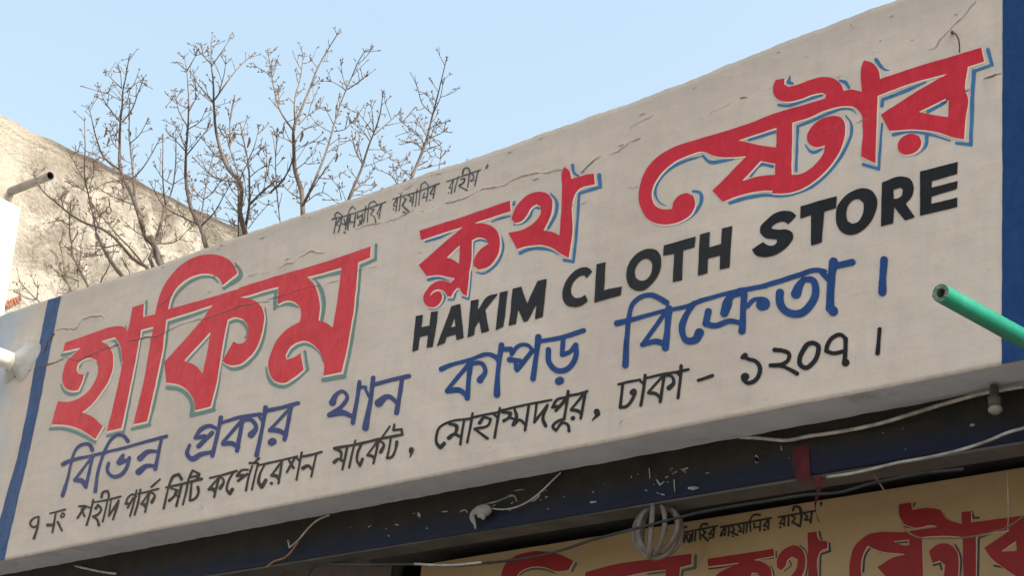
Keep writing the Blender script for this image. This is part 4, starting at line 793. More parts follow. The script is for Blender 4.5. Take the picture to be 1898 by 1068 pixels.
cable('white_cable', K4, [(1668,215),(1610,270),(1550,330),(1480,390),(1400,440),(1330,466),(1260,475),(1175,468)], [4.14, 4.125, 4.13, 4.135], .0028, M_WCAB, 'thin white cord running down the beam to the white rag')
cable('white_cable', (0, 820, 2.966), [(1810,402),(1745,430),(1690,480),(1640,540),(1592,582),(1584,540)], [4.14, 4.12, 4.13, 4.13], .0036, M_WCAB, 'kinked white cord end hooked on the beam below the word market')
cable('brown_wire', (0, 820, 2.966), [(1640,548),(1600,605),(1560,640),(1510,655),(1465,690)], [4.13, 4.12, 4.14], .0035, M_BRASS, 'frayed brown wire hanging from the kinked white cord')
cable('white_cable', (0, 820, 2.966), [(350,668),(400,680),(500,702),(560,715),(640,726)], [4.16, 4.14, 4.14], .0045, M_WCAB, 'pale cord at the bottom left corner under the fascia')
cable('black_wire', (0, 820, 2.966), [(1768,600),(1745,640),(1720,690),(1680,760)], [4.15, 4.2, 4.2], .0030, M_BCAB, 'short thin black wire slanting below the beam above the brown partition')
cable('thin_wire', K6, [(545,595),(600,680),(660,785),(700,862),(740,886),(860,895),(1000,888),(1090,868),(1160,848),(1243,792),(1330,740)], [4.16, 4.18, 4.22, 4.26, 4.24, 4.2], .0022, worn('dull_brown_wire', (.12, .085, .06), (.17, .12, .09), 20, .6), 'thin brown wire looping in front of the last red word of the yellow board')
cable('thin_wire', K6, [(1163,583),(1168,680),(1170,780),(1168,860)], [4.3, 4.3], .0012, M_WCAB, 'hair thin pale wire hanging straight down before the yellow board')
cable('grey_cord', K6, [(345,606),(400,598),(520,585),(620,562),(700,540)], [4.20, 4.18, 4.17], .0052, M_DARKP, 'thick grey cord lying along the lower edge of the blue beam')
# red ribbon
rb = atY(1400 + 292 / 2.496, 640 + 620 / 2.496, 4.14)
pts = [(288,604),(296,640),(288,690),(276,745),(284,790),(294,822)]
P = smooth_line(np.array([(1400 + x / 2.496, 640 + y / 2.496) for x, y in pts]), thr=100, per=3)
V = []; F = []
for i, q in enumerate(P):
    t = i / (len(P) - 1); wd = (.008 - .004 * t); c = atY(q[0], q[1], 4.145 + .02 * math.sin(3 * t)); a = .5 + 2.2 * t
    V += [c + np.array([-wd * math.cos(a) , -wd * math.sin(a), 0]), c + np.array([wd * math.cos(a), wd * math.sin(a), .002])]
n0 = len(V); V += [v_ + np.array([0, .0012, 0]) for v_ in V]
for i in range(len(P) - 1):
    a = 2 * i; F += [(a, a + 1, a + 3, a + 2), (n0 + a, n0 + a + 2, n0 + a + 3, n0 + a + 1), (a, a + 2, n0 + a + 2, n0 + a), (a + 1, n0 + a + 1, n0 + a + 3, a + 3)]
o = mesh('red_ribbon', V, F, worn('dusty_red_cloth', (.075, .012, .018), (.12, .025, .03), 40, .9), None, False, base=tuple(rb)); prop(o, 'narrow dark red ribbon hanging from the beam before the yellow board', 'ribbon')
# white rag / connector on the beam
M_RAG = worn('grubby_white_rag', (.20, .195, .19), (.30, .29, .28), 25, .9, 60, .8, .003)
rag = thing('white_rag', tuple(atY(600 + 1100 / 3.796, 820 + 500 / 3.796, 4.12)), 'crumpled white rag knotted on the face of the blue beam', 'rag')
def blob(crop, pts, rads, Y, mat, name, parent, nseg=12, lump=.25, flat=.6):
    P = smooth_line(np.array([(crop[0] + x / crop[2], crop[1] + y / crop[2]) for x, y in pts]), thr=120, per=2)
    r = np.interp(np.linspace(0, 1, len(P)), np.linspace(0, 1, len(rads)), rads)
    W3 = np.array([atY(q[0], q[1], Y) for q in P]); V, F = tube(W3, r, nseg)
    V = np.array(V)
    for i in range(len(V)):
        d = V[i] - W3[min(i // nseg, len(W3) - 1)]
        k_ = 1 + lump * mnoise.noise(Vector(V[i] * 60)); d = d * k_; d[1] *= flat; V[i] = W3[min(i // nseg, len(W3) - 1)] + d
    return mesh(name, V, F, mat, parent, True)
blob(K4, [(1165,500),(1150,480),(1110,478),(1070,490),(1045,515),(1050,550),(1062,580),(1068,612)], [.014, .018, .018, .014, .012, .009, .005, .003], 4.128, M_RAG, 'cloth_fold', rag)
blob(K4, [(1090,510),(1120,520),(1122,545)], [.010, .012, .007], 4.122, M_RAG, 'knot', rag)
# cable coil
cc = atY(1217, 985, 4.20)
coil = thing('cable_coil', tuple(cc), 'hanging coil of thick white cable in front of the yellow board', 'cable coil')
M_COIL = worn('greyish_white_cable_sheath', (.12, .108, .10), (.18, .163, .15), 30, .55, 60, .3)
hgt = abs(atY(1217, 935, 4.2)[2] - atY(1217, 1033, 4.2)[2]) / 2; top = cc + np.array([0, 0, hgt])
for k in range(5):
    a = -.95 + k * .47; wv = .052 + .008 * (k % 3); hh = hgt * (1 - .05 * (k % 3)); pts = []
    for t in np.linspace(0, 2 * math.pi, 40):
        u = math.sin(t); wz = math.cos(t)
        pts.append(top + np.array([wv * 1.25 * u * math.cos(a) + .004 * (k - 2.5), wv * u * math.sin(a) + .006 * k - .015, -hh + hh * wz]))
    V, F = tube(pts, .0078, 10, False); mesh('cable_loop', V, F, M_COIL, coil, True)
for k in range(3):
    b = top + np.array([.012 * (k - 1), .0, -.004]); V, F = tube([b, b + np.array([.004, -.012, .02]), b + np.array([.006 * (k - 1), -.03, .045]), b + np.array([.006 * (k - 1), -.025, .07])], .0055, 8); mesh('hanging_end', V, F, M_COIL, coil, True)
V, F = tube([top + np.array([.018 * math.cos(t), .018 * math.sin(t), -.004]) for t in np.linspace(0, 6.28, 14)], .005, 7); mesh('binding', V, F, M_BCAB, coil, True)
# bulb holder under the fascia at the right
hp = atY(1400 + 1105 / 2.496, 640 + 262 / 2.496, 4.10)
hold = thing('bulb_holder', tuple(hp), 'dusty grey bulb holder fixed beneath the right end of the fascia', 'bulb holder')
V, F = tube([hp + np.array([0, 0, .045]), hp + np.array([0, 0, .012]), hp + np.array([0, 0, .0115]), hp + np.array([.002, 0, -.014])], [.011, .013, .017, .016], 14); mesh('socket', V, F, M_DARKP, hold, True)
V, F = tube([hp + np.array([.002 + .003 * t, 0, -.014 - .022 * t]) for t in (0, .3, .6, .85, 1)], [.014, .019, .018, .012, .003], 14); mesh('bulb', V, F, worn('dusty_glass', (.20, .18, .16), (.28, .26, .23), 30, .35), hold, True)

# ------------------------------------------------------------------ pipes
M_GREEN = worn('green_pipe_plastic', (.012, .20, .145), (.018, .24, .175), 9, .32, 60, .1, .001, spec=.5, dirt=(.07, .26, .20), dscale=18)
M_PIPEIN = worn('scuffed_pipe_end', (.07, .11, .095), (.20, .26, .23), 60, .8, 120, .5, .002)
def hollow_pipe(name, A, B, r0, r1, wall, mat, inmat, label, cat, depth=.25, n=40, ragged=.0, cut=None):
    A = np.array(A, float); B = np.array(B, float); d = B - A; L = np.linalg.norm(d); d /= L
    up = np.array([0, 0, 1.0]); a = np.cross(d, up); a /= np.linalg.norm(a); b = np.cross(a, d)
    o = thing(name, tuple(A), label, cat); V = []; F = []
    rings = [(0, r0), (.004, r0 + .0006), (L * .25, r0 + (r1 - r0) * .25), (L, r1)]
    cutv = np.array(cut) if cut is not None else None
    def ringp(s, r, k, first):
        t = 2 * math.pi * k / n; off = math.cos(t) * a + math.sin(t) * b
        jit = ragged * (math.sin(5 * t + 1) * .5 + math.sin(11 * t) * .5) if first else 0
        sl = (off @ cutv) * r if (cutv is not None and first) else 0
        return A + off * r + d * (s + jit + sl)
    for i, (s, r) in enumerate(rings):
        for k in range(n): V.append(ringp(s, r, k, i < 2))
    for i in range(len(rings) - 1):
        for k in range(n): F.append((i * n + k, i * n + (k + 1) % n, (i + 1) * n + (k + 1) % n, (i + 1) * n + k))
    mesh('pipe_wall', V, F, mat, o, True)
    V = []; F = []
    for s, r, f in ((0, r0, True), (0, r0 - wall, True), (depth, r0 - wall, False)):
        for k in range(n): V.append(ringp(s, r, k, f))
    for i in range(2):
        for k in range(n): F.append((i * n + k, (i + 1) * n + k, (i + 1) * n + (k + 1) % n, i * n + (k + 1) % n))
    F.append(tuple(2 * n + k for k in range(n)))
    mesh('pipe_mouth', V, F, inmat, o, False)
    return o
ga = atY(1743, 543, 3.35); gb = atY(2062, 719, 4.145)
ln = np.linalg.norm(ga - np.array([0, 0, EYE]))
hollow_pipe('green_pipe', ga, gb, 17.2 / FOC * ln, 20.5 / FOC * ln, .0098, M_GREEN, M_PIPEIN, 'bright green plastic pipe with open cut end jutting out before the blue stripe', 'pipe', ragged=.0012, depth=.12)
M_WPIPE = worn('white_pvc', (.72, .72, .70), (.80, .80, .78), 12, .35, 60, .1, .001, dirt=(.42, .41, .39), dscale=25, dlo=.66, dhi=.8)
wa = atY(31, 674, 4.0); 
wb = wa + np.array([-.012, -.62, -.002])
hollow_pipe('white_pipe', wb, wa + np.array([0, .06, 0]), .040, .040, .004, M_WPIPE, M_PIPEIN, 'stubby white plastic drain pipe poking out of the fascia at the far left', 'pipe')
# cement collar where it leaves the wall
V = []; F = []; nr = 10; ns = 30
for i in range(nr + 1):
    for k in range(ns):
        t = 2 * math.pi * k / ns; q = i / nr
        rr = .043 + (.052 + .022 * math.sin(2 * t + .5) + .014 * math.sin(5 * t)) * q + (.05 * q if math.cos(t) > .3 else 0)
        x = wa[0] + rr * math.cos(t) + .01 * q; z = wa[2] + rr * .8 * math.sin(t) - .005 * q
        dep = .034 * (1 - q) ** 1.5 + .0035 * mnoise.noise(Vector((x * 50, z * 50, 1))) * (1 - q) + .0016
        V.append((x, YF - float(relief(np.array([x]), np.array([z]))[0]) - dep, z))
for i in range(nr):
    for k in range(ns): F.append((i * ns + k, (i + 1) * ns + k, (i + 1) * ns + (k + 1) % ns, i * ns + (k + 1) % ns))
mesh('cement_collar', V, F, worn('pale_cement', (.38, .375, .37), (.48, .475, .47), 20, .9, 60, .8, .003, dirt=(.36, .34, .32), dscale=30), fascia, True)
# bent nail wire near the top right
cable('bent_wire', C6, [(1088,318),(1112,322),(1140,350),(1158,390),(1165,440),(1166,518)], [3.992, 3.975, 3.97, 3.975, 3.985], .0021, M_CRACK, 'thin bent iron wire sticking out of the plaster above the last red letter', 'wire')
V, F = tube([atY(1560 + 1097 / 5.34, 321 / 5.34, 3.999), atY(1560 + 1093 / 5.34, 318 / 5.34, 3.985)], .005, 8)
o = mesh('nail_head', V, F, M_CRACK, None, base=tuple(atY(1765, 60, 3.99))); prop(o, 'dark nail head in the plaster at the top of the bent wire', 'nail')

# ------------------------------------------------------------------ weathered building on the left
XW = -18.0
M_OLD, n, p = new_mat('weathered_lime_plaster'); v = pos(n); vv = pos(n, (1, 3.0, .35))
sx = n.nodes.new('ShaderNodeSeparateXYZ'); gg = n.nodes.new('ShaderNodeNewGeometry'); n.links.new(gg.outputs['Position'], sx.inputs[0])
col = mix(n, ramp(n, nz(n, .55, 7, .62, v), .42, .58), (.34, .33, .305), (.235, .225, .205))
col = mix(n, mmul(n, ramp(n, nz(n, 1.5, 10, .85, v, 1.6), .48, .56), .85), col, (.145, .14, .13))
col = mix(n, mmul(n, ramp(n, nz(n, 1.0, 10, .8, v, 1.2), .51, .58), .8), col, (.44, .435, .415))
col = mix(n, mmul(n, ramp(n, nz(n, 5.5, 10, .85, v, 1.4), .53, .59), .8), col, (.09, .088, .082))
zl_ = mmul(n, sx.outputs[2], mmul(n, nz(n, .9, 9, .75, v, .8), 3.2), 'ADD')                       # cleaner lime wash lower down
col = mix(n, ramp(n, mmul(n, zl_, 10.2, 'SUBTRACT'), .0, .9, (.8, .8, .8, 1), (0, 0, 0, 1)), col, (.44, .435, .415))
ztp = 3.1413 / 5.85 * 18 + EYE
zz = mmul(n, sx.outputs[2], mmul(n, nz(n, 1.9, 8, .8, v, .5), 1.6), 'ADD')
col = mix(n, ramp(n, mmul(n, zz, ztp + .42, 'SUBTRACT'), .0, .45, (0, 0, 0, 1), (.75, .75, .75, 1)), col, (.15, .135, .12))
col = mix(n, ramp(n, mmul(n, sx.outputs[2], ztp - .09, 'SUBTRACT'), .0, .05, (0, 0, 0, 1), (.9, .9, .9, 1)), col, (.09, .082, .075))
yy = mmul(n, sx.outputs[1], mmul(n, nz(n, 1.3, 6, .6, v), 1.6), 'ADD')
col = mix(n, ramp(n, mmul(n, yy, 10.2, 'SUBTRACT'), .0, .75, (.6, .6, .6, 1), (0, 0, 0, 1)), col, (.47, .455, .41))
n.links.new(col, p.inputs['Base Color']); p.inputs['Roughness'].default_value = .95; p.inputs['Specular IOR Level'].default_value = .1
bump(n, p, mmul(n, nz(n, 3, 9, .7, v), nz(n, 14, 8, .75, v), 'ADD'), .9, .05)
old = thing('weathered_building', (XW - 3, 14, 0), 'tall weathered plaster building with mould stained side wall behind the bare tree', 'building')
ys = np.linspace(6.5, 17.5, 160); V = []; F = []
for i, y in enumerate(ys):
    zt_ = ztp + .012 * math.sin(y * 3.1) + .009 * math.sin(y * 11)
    dx = .002 * math.sin(y * 5)
    V += [(XW + dx, y, 0), (XW + dx, y, zt_ - .14), (XW + .008 + dx, y, zt_ - .10), (XW + .004 + dx, y, zt_), (XW - .25, y, zt_), (XW - .25, y, 0)]
for i in range(len(ys) - 1):
    for j in range(5): a = 6 * i + j; F.append((a, a + 1, a + 7, a + 6))
F += [tuple(range(6)), tuple(6 * 159 + k for k in range(6))[::-1]]
mesh('side_wall', V, F, M_OLD, old)
mesh('upper_storey', *box(-26, XW - .26, 6.5, 17.5, 0, ztp - .6), M_OLD, old)
# spout, on the wall, sticking out towards +x
sa = atX(20, 357, XW); w_r = .06
sb = None
for t in np.linspace(.1, 6, 400):
    q = sa + np.array([t, 0, 0]); dvec = (q - np.array([0, 0, EYE])) @ RM; px = CX + FOC * dvec[0] / dvec[2]
    if px > 92: sb = q; break
hollow_pipe('roof_spout', sb, sa - np.array([.1, 0, -.02]), .047, .050, .010, worn('old_grey_spout', (.22, .215, .20), (.30, .29, .28), 8, .7, 40, .4, dirt=(.16, .15, .14), dscale=6), M_CEIL, 'grey drain spout sticking out of the weathered wall', 'spout', depth=.4)
# iron loop on the wall
lc = atX(198, 391, XW); V, F = tube([lc + np.array([.04, .034 * math.cos(t), .042 * math.sin(t)]) for t in np.linspace(0, 2 * math.pi, 18)], .010, 6); lp = thing('iron_loop', tuple(lc), 'small iron ring hanging by a rod on the weathered wall', 'ring')
mesh('ring', V, F, M_CRACK, lp, True)
V, F = tube([atX(202, 368, XW + .04), lc + np.array([.04, 0, .055])], .009, 6); mesh('rod', V, F, M_CRACK, lp, True)
# rusty bars low on the wall
for k, (x, y) in enumerate([(11, 560), (15.5, 557.5), (20, 556), (25, 553), (30, 551), (36, 548)]):
    a_ = atX(x, y, XW + .03); b_ = atX(x + 3, y + 10, XW + .03)
    V, F = tube([a_, b_], .016, 6); o = mesh('rusty_bar', V, F, worn('rust', (.25, .10, .07), (.32, .15, .11), 20, .9) if k == 0 else bpy.data.materials['rust'], None, base=tuple(a_))
    prop(o, ('leftmost', 'second', 'third', 'fourth', 'fifth', 'rightmost')[k] + ' of the six short rusty bar stubs on the weathered wall', 'bar', 'rusty bar stubs in a row')

# bright white wall corner, nearer
M_WHITE = worn('fresh_whitewash', (.82, .82, .81), (.78, .78, .77), 3, .8, 60, .3)
XN = -13.6
c1 = atX(38, 386, XN); c0 = atX(0, 366, XN); cb = atX(4, 600, XN)
slope = (c1[2] - c0[2]) / (c1[1] - c0[1])
V = []
y1t = c1[1]; y1b = cb[1]
for (y, z) in ((y1t - 5, c1[2] - 5 * slope), (y1t, c1[2]), (y1b + (y1b - y1t) * .0, cb[2]), (y1b - .1, 0), (y1t - 5, 0)):
    V += [(XN, y, z), (XN - 3.5, y, z)]
k5 = 5; F = [tuple(2 * i for i in range(5)), tuple(2 * i + 1 for i in range(5))[::-1]] + [(2 * i, 2 * i + 1, 2 * ((i + 1) % 5) + 1, 2 * ((i + 1) % 5)) for i in range(5)]
ww = mesh('white_wall', V, F, M_WHITE, None, base=(XN - 1.7, y1t - 2, 0)); prop(ww, 'sunlit whitewashed wall at the far left edge behind the fascia', 'wall')

# ------------------------------------------------------------------ bare tree
M_BARK = worn('grey_brown_bark', (.068, .056, .050), (.125, .105, .093), 25, .9, 120, .8, .004)
M_TWIG = worn('twig_bark', (.085, .060, .048), (.14, .10, .08), 30, .9)
KA = (100, 20, 2.3725); KB = (120, 80, 3.336); KC = (280, 100, 2.967); KD = (0, 400, 5.34)
YT = 8.6
tree = thing('bare_tree', tuple(atY(520, 520, YT) * np.array([1, 1, 0])), 'leafless many stemmed tree with pale grey branches rising behind the fascia', 'tree')
def ydep(px, py): return YT + .55 * math.sin(px * .013 + 1) * math.cos(py * .011) + .30 * math.sin(px * .037 + py * .021)
br = [  # crop, start width px, end width px, points
 (KB, 11, 2.2, [(490,1170),(460,1060),(435,990),(400,910),(345,785),(340,640),(343,500),(355,380),(360,290),(375,220),(390,130),(398,92)]),
 (KB, 5.5, 1.8, [(345,785),(290,750),(240,700),(205,620),(180,530),(165,460),(148,400)]), (KB, 6.5, 1.8, [(435,990),(425,830),(405,640),(398,560),(400,450),(403,360)]), (KB, 3.6, 1.8, [(430,830),(490,760),(550,660),(568,625)]),
 (KB, 3.4, 1.6, [(345,490),(290,420),(240,345),(215,270)]), (KB, 2, 1.5, [(240,350),(200,335)]), (KB, 3.5, 1.6, [(355,490),(415,410),(455,300),(485,225)]), (KB, 2.4, 1.5, [(385,300),(465,240),(495,250)]), (KB, 2.4, 1.5, [(350,275),(300,230),(250,175)]), (KB, 1.8, 1.4, [(352,280),(345,180)]), (KB, 2, 1.5, [(345,355),(265,310)]),
 (KB, 2.4, 1.5, [(402,620),(460,570),(500,500)]), (KB, 2.2, 1.5, [(340,660),(300,620),(280,560)]), (KB, 4.6, 1.8, [(195,1180),(175,1068),(145,930),(128,860),(125,640),(122,480)]), (KB, 2.6, 1.5, [(128,860),(70,760),(45,710)]), (KB, 2.4, 1.5, [(145,930),(60,870),(20,850)]), (KB, 2.8, 1.5, [(145,930),(240,870),(350,845),(420,835)]), (KB, 2.8, 1.8, [(430,1000),(290,945),(210,895)]),
 (KB, 2.2, 1.5, [(150,900),(180,780),(175,740)]), (KB, 2, 1.5, [(126,680),(85,670)]), (KB, 2, 1.5, [(126,665),(190,690),(245,715)]), (KB, 2, 1.4, [(245,715),(200,765),(170,790)]), (KB, 2.2, 1.4, [(360,1000),(360,880),(345,790)]), (KB, 2, 1.4, [(345,640),(310,560),(285,510)]), (KB, 2.2, 1.4, [(350,400),(390,340),(400,290)]),
 (KC, 12, 2, [(330,1120),(300,1050),(275,960),(225,860),(200,760),(190,650),(192,540),(203,400),(207,280),(197,95)]), (KC, 2.6, 1.5, [(197,92),(140,45)]), (KC, 2.6, 1.5, [(197,92),(245,10)]), (KC, 2, 1.4, [(195,90),(185,20)]),
 (KC, 3, 1.6, [(195,540),(130,470),(90,430)]), (KC, 3, 1.6, [(202,400),(160,330),(130,200)]), (KC, 2.6, 1.5, [(190,520),(140,410),(115,370)]), (KC, 3.4, 1.6, [(198,552),(270,465),(310,410)]), (KC, 2.6, 1.5, [(205,412),(270,370),(295,320)]), (KC, 2.4, 1.5, [(205,322),(245,250)]), (KC, 2.2, 1.4, [(207,300),(160,280),(120,240)]),
 (KC, 4, 1.8, [(275,948),(180,900),(85,850),(0,720)]), (KC, 4.5, 1.8, [(280,940),(350,870),(400,780),(430,730)]), (KC, 3.4, 1.6, [(272,930),(290,800),(310,680),(340,560)]), (KC, 2.4, 1.5, [(290,800),(230,740),(210,700)]), (KC, 2.4, 1.5, [(290,800),(350,750),(380,700)]),
 (KC, 5, 2, [(-10,1120),(20,1050),(75,860),(120,730),(135,600),(137,470)]), (KC, 4, 2, [(80,830),(68,740),(65,470)]), (KC, 2.6, 1.5, [(120,720),(70,690),(30,630)]), (KC, 2.4, 1.5, [(125,715),(180,680)]), (KC, 3, 1.6, [(15,1045),(140,1030),(200,970)]), (KC, 2.2, 1.4, [(40,1030),(85,900),(82,850)]),
 (KC, 14, 2.2, [(540,1080),(515,975),(490,880),(485,700),(430,640),(380,520),(355,400),(345,270),(343,160),(332,60),(330,-60)]), (KA, 3.6, 1.6, [(700,400),(640,330),(600,270)]), (KA, 4, 1.8, [(706,392),(770,300),(830,230),(865,200)]), (KA, 3, 1.6, [(698,240),(650,190),(620,155)]), (KA, 3, 1.6, [(700,235),(745,170),(775,120)]), (KA, 2.6, 1.5, [(722,372),(750,270),(755,235)]), (KA, 2.4, 1.5, [(700,405),(630,350)]),
 (KC, 3.6, 1.6, [(370,395),(420,460),(450,420)]), (KC, 3.4, 1.5, [(435,480),(435,350),(450,270)]), (KC, 7, 2, [(515,975),(540,830),(540,700),(530,570),(500,440),(490,380)]), (KC, 6.5, 3, [(540,830),(600,770),(680,700)]),
 (KA, 5, 3, [(954,798),(1010,740),(1050,650),(1058,600)]),
 (KC, 2.6, 1.5, [(540,680),(600,630),(625,615)]), (KC, 2.8, 1.5, [(545,830),(620,740),(630,680)]), (KC, 2.8, 1.5, [(532,590),(570,500),(590,425)]), (KC, 3.4, 1.6, [(485,705),(380,690),(300,640),(250,590)]), (KC, 3.6, 1.6, [(485,690),(460,600),(420,480),(410,420)]), (KC, 2.6, 1.5, [(487,690),(520,620),(560,570),(600,530)]),
 (KC, 4, 2, [(480,1020),(480,880),(478,700)]), (KC, 3, 1.6, [(490,960),(440,930),(360,900)]), (KC, 2.6, 1.5, [(480,880),(420,800),(390,750)]), (KC, 2.6, 1.5, [(410,600),(340,540),(290,475)]), (KC, 2.4, 1.5, [(478,790),(440,740),(425,690)]), (KC, 2.2, 1.4, [(535,960),(580,900),(640,830)]), (KC, 2.2, 1.4, [(500,850),(520,760),(515,700)]),
 (KA, 13, 2, [(1110,1000),(1095,885),(1090,800),(1060,700),(1055,600),(1055,520),(1085,440),(1130,330),(1160,250),(1210,160),(1245,105)]), (KA, 7, 1.8, [(1097,850),(1150,740),(1200,610),(1235,490),(1275,370),(1310,290),(1340,220),(1365,180)]), (KA, 4.5, 1.8, [(1052,525),(1000,450),(965,330),(950,230),(940,180)]), (KA, 2.6, 1.6, [(958,288),(925,265),(890,245)]), (KA, 2, 1.5, [(962,290),(980,225)]), (KA, 4, 1.6, [(1060,500),(1060,380),(1085,290),(1095,200)]),
 (KA, 2.8, 1.6, [(1232,530),(1280,520),(1305,495)]), (KA, 2.8, 1.6, [(1290,345),(1330,320),(1370,290)]), (KA, 2.4, 1.5, [(1285,350),(1250,325),(1220,310)]), (KA, 2.4, 1.5, [(1287,335),(1270,290),(1262,240)]), (KA, 2.2, 1.4, [(1230,500),(1200,440)]), (KA, 2.4, 1.5, [(1238,480),(1240,430)]), (KA, 2.4, 1.5, [(1055,582),(1010,560),(975,550)]), (KA, 3, 1.5, [(1075,500),(1130,450),(1165,430)]), (KA, 2.4, 1.5, [(1070,560),(1100,520),(1140,510)]), (KA, 2.2, 1.4, [(1060,620),(1120,580),(1160,575)]),
 (KA, 3, 1.8, [(1000,960),(990,890),(975,700),(978,560)]), (KA, 3, 1.5, [(1095,830),(1040,800),(1000,760)]), (KA, 2.8, 1.5, [(1120,810),(1190,700),(1245,620),(1255,560)]), (KA, 2.2, 1.4, [(1155,735),(1230,735),(1270,710)]), (KA, 2.4, 1.4, [(1110,840),(1180,800),(1230,830)]), (KA, 2.2, 1.4, [(1062,700),(1100,670),(1130,640)]), (KA, 2.2, 1.4, [(985,800),(940,720),(935,625)]),
 (KA, 9, 2, [(1262,920),(1300,820),(1350,700),(1390,580),(1410,530),(1435,450),(1445,380)]), (KA, 2.8, 1.5, [(1392,575),(1350,520),(1310,490)]), (KA, 2.8, 1.5, [(1405,530),(1400,450),(1395,420)]), (KA, 2.4, 1.5, [(1405,535),(1370,490),(1340,450)]), (KA, 3, 1.6, [(1410,545),(1470,490),(1510,455)]), (KA, 2, 1.4, [(1455,505),(1530,490)]), (KA, 2.4, 1.5, [(1365,685),(1420,665),(1470,645)]), (KA, 2.6, 1.5, [(1360,680),(1320,600),(1315,570)]), (KA, 2, 1.4, [(1382,610),(1440,610)]), (KA, 2.4, 1.4, [(1310,800),(1380,740),(1390,720)]), (KA, 2.2, 1.4, [(1265,830),(1255,780)]), (KA, 2.2, 1.4, [(1320,790),(1350,760)]), (KA, 2.4, 1.4, [(1300,820),(1360,800),(1400,780)]),
 (KA, 9, 1.8, [(1545,830),(1580,715),(1620,620),(1640,560),(1660,480),(1680,400),(1705,300),(1722,225)]), (KA, 2.8, 1.6, [(1665,455),(1620,410),(1600,340)]), (KA, 2.6, 1.5, [(1668,452),(1700,380),(1710,325)]), (KA, 2.4, 1.5, [(1630,592),(1590,530),(1570,520)]), (KA, 2.4, 1.5, [(1625,608),(1580,580),(1540,575)]), (KA, 2.4, 1.5, [(1642,560),(1610,500),(1597,480)]), (KA, 2.4, 1.5, [(1640,560),(1690,545),(1715,530)]), (KA, 2.2, 1.5, [(1625,620),(1670,600),(1695,590)]), (KA, 2, 1.4, [(1650,520),(1680,500)]), (KA, 2, 1.4, [(1520,790),(1500,745),(1475,720)]), (KA, 2, 1.4, [(1520,790),(1510,740),(1495,690)]), (KA, 2, 1.4, [(1690,710),(1700,650)]), (KA, 2.2, 1.4, [(1575,725),(1530,700),(1515,670)]), (KA, 2.2, 1.4, [(1600,700),(1640,690)]),
 (KD, 8, 3.4, [(1500,560),(1440,500),(1340,440),(1200,290),(1100,190),(980,120),(860,80),(720,0),(560,-130),(420,-250),(330,-420)]), (KD, 4.2, 2.2, [(1440,500),(1280,310),(1180,210),(1080,90),(1000,0),(900,-140)]), (KD, 3.4, 1.8, [(980,120),(930,0),(880,-120)]),
 (KD, 6, 1.8, [(900,780),(870,690),(820,600),(770,500),(740,440),(710,290),(690,170),(690,0),(700,-110)]), (KD, 3, 1.5, [(780,490),(800,390),(800,290),(830,170)]), (KD, 3.4, 1.6, [(1180,285),(1020,310),(960,300)]), (KD, 2.8, 1.5, [(1020,312),(940,370),(850,410)]), (KD, 4, 1.6, [(720,790),(650,640),(580,580),(520,510)]), (KD, 2.8, 1.5, [(645,640),(620,420),(590,280)]), (KD, 2.4, 1.5, [(780,650),(650,590)]),
 (KD, 3.6, 1.6, [(440,900),(400,860),(330,800),(200,660)]), (KD, 2.6, 1.5, [(350,830),(260,820),(170,760)]), (KD, 2.6, 1.5, [(365,822),(375,720)]), (KD, 3.2, 1.8, [(980,700),(1000,650),(1070,520),(1130,360)]), (KD, 2.4, 1.5, [(1140,345),(1070,370),(940,400)]),
 (KD, 11, 6, [(1600,520),(1570,440),(1540,310),(1450,230),(1400,80),(1370,0)]), (KD, 4.4, 3, [(1540,310),(1540,240),(1600,30)]), (KD, 2.6, 1.5, [(1290,600),(1280,560),(1245,495)]), (KD, 2.4, 1.5, [(690,100),(600,40),(560,30)]), (KD, 2.4, 1.5, [(720,330),(680,330),(660,310)]), (KD, 2.6, 1.5, [(715,260),(760,190)]), (KD, 3, 1.6, [(1560,480),(1490,330),(1430,230),(1390,120)]), (KD, 2.4, 1.4, [(1440,200),(1360,170),(1280,105)]), (KD, 2, 1.4, [(775,710),(770,560)]),
]
twig_parts = []
def add_twig(p0, d, L, w, depth=0):
    d = d / np.linalg.norm(d); pts = [p0]; q = p0.copy(); dd = d.copy(); ns = 3
    for i in range(ns):
        dd = dd + np.array([random.uniform(-.16, .16), random.uniform(-.16, .16), random.uniform(-.02, .16)]); dd /= np.linalg.norm(dd)
        q = q + dd * L / ns; pts.append(q.copy())
    twig_parts.append(tube(pts, np.linspace(w, w * .62, len(pts)), 4, False))
    if depth == 0 and L > .10:
        for k in range(random.choice((0, 1, 2, 2))):
            i = random.choice((1, 2)); s = np.array([random.uniform(-1, 1), random.uniform(-1, 1), random.uniform(.1, .9)])
            add_twig(pts[i], dd + .9 * s, L * random.uniform(.25, .55), w * .7, 1)
    if random.random() < .75:                                  # tuft of dry bud scales at the tip
        for k in range(random.choice((2, 3, 4))):
            s = dd + np.array([random.uniform(-1, 1), random.uniform(-1, 1), random.uniform(-.5, .8)]) * 1.1; s /= np.linalg.norm(s)
            ln_ = random.uniform(.012, .034); twig_parts.append(tube([q, q + s * ln_ * .6, q + s * ln_], [.0028, .0036, .0012], 4, False))
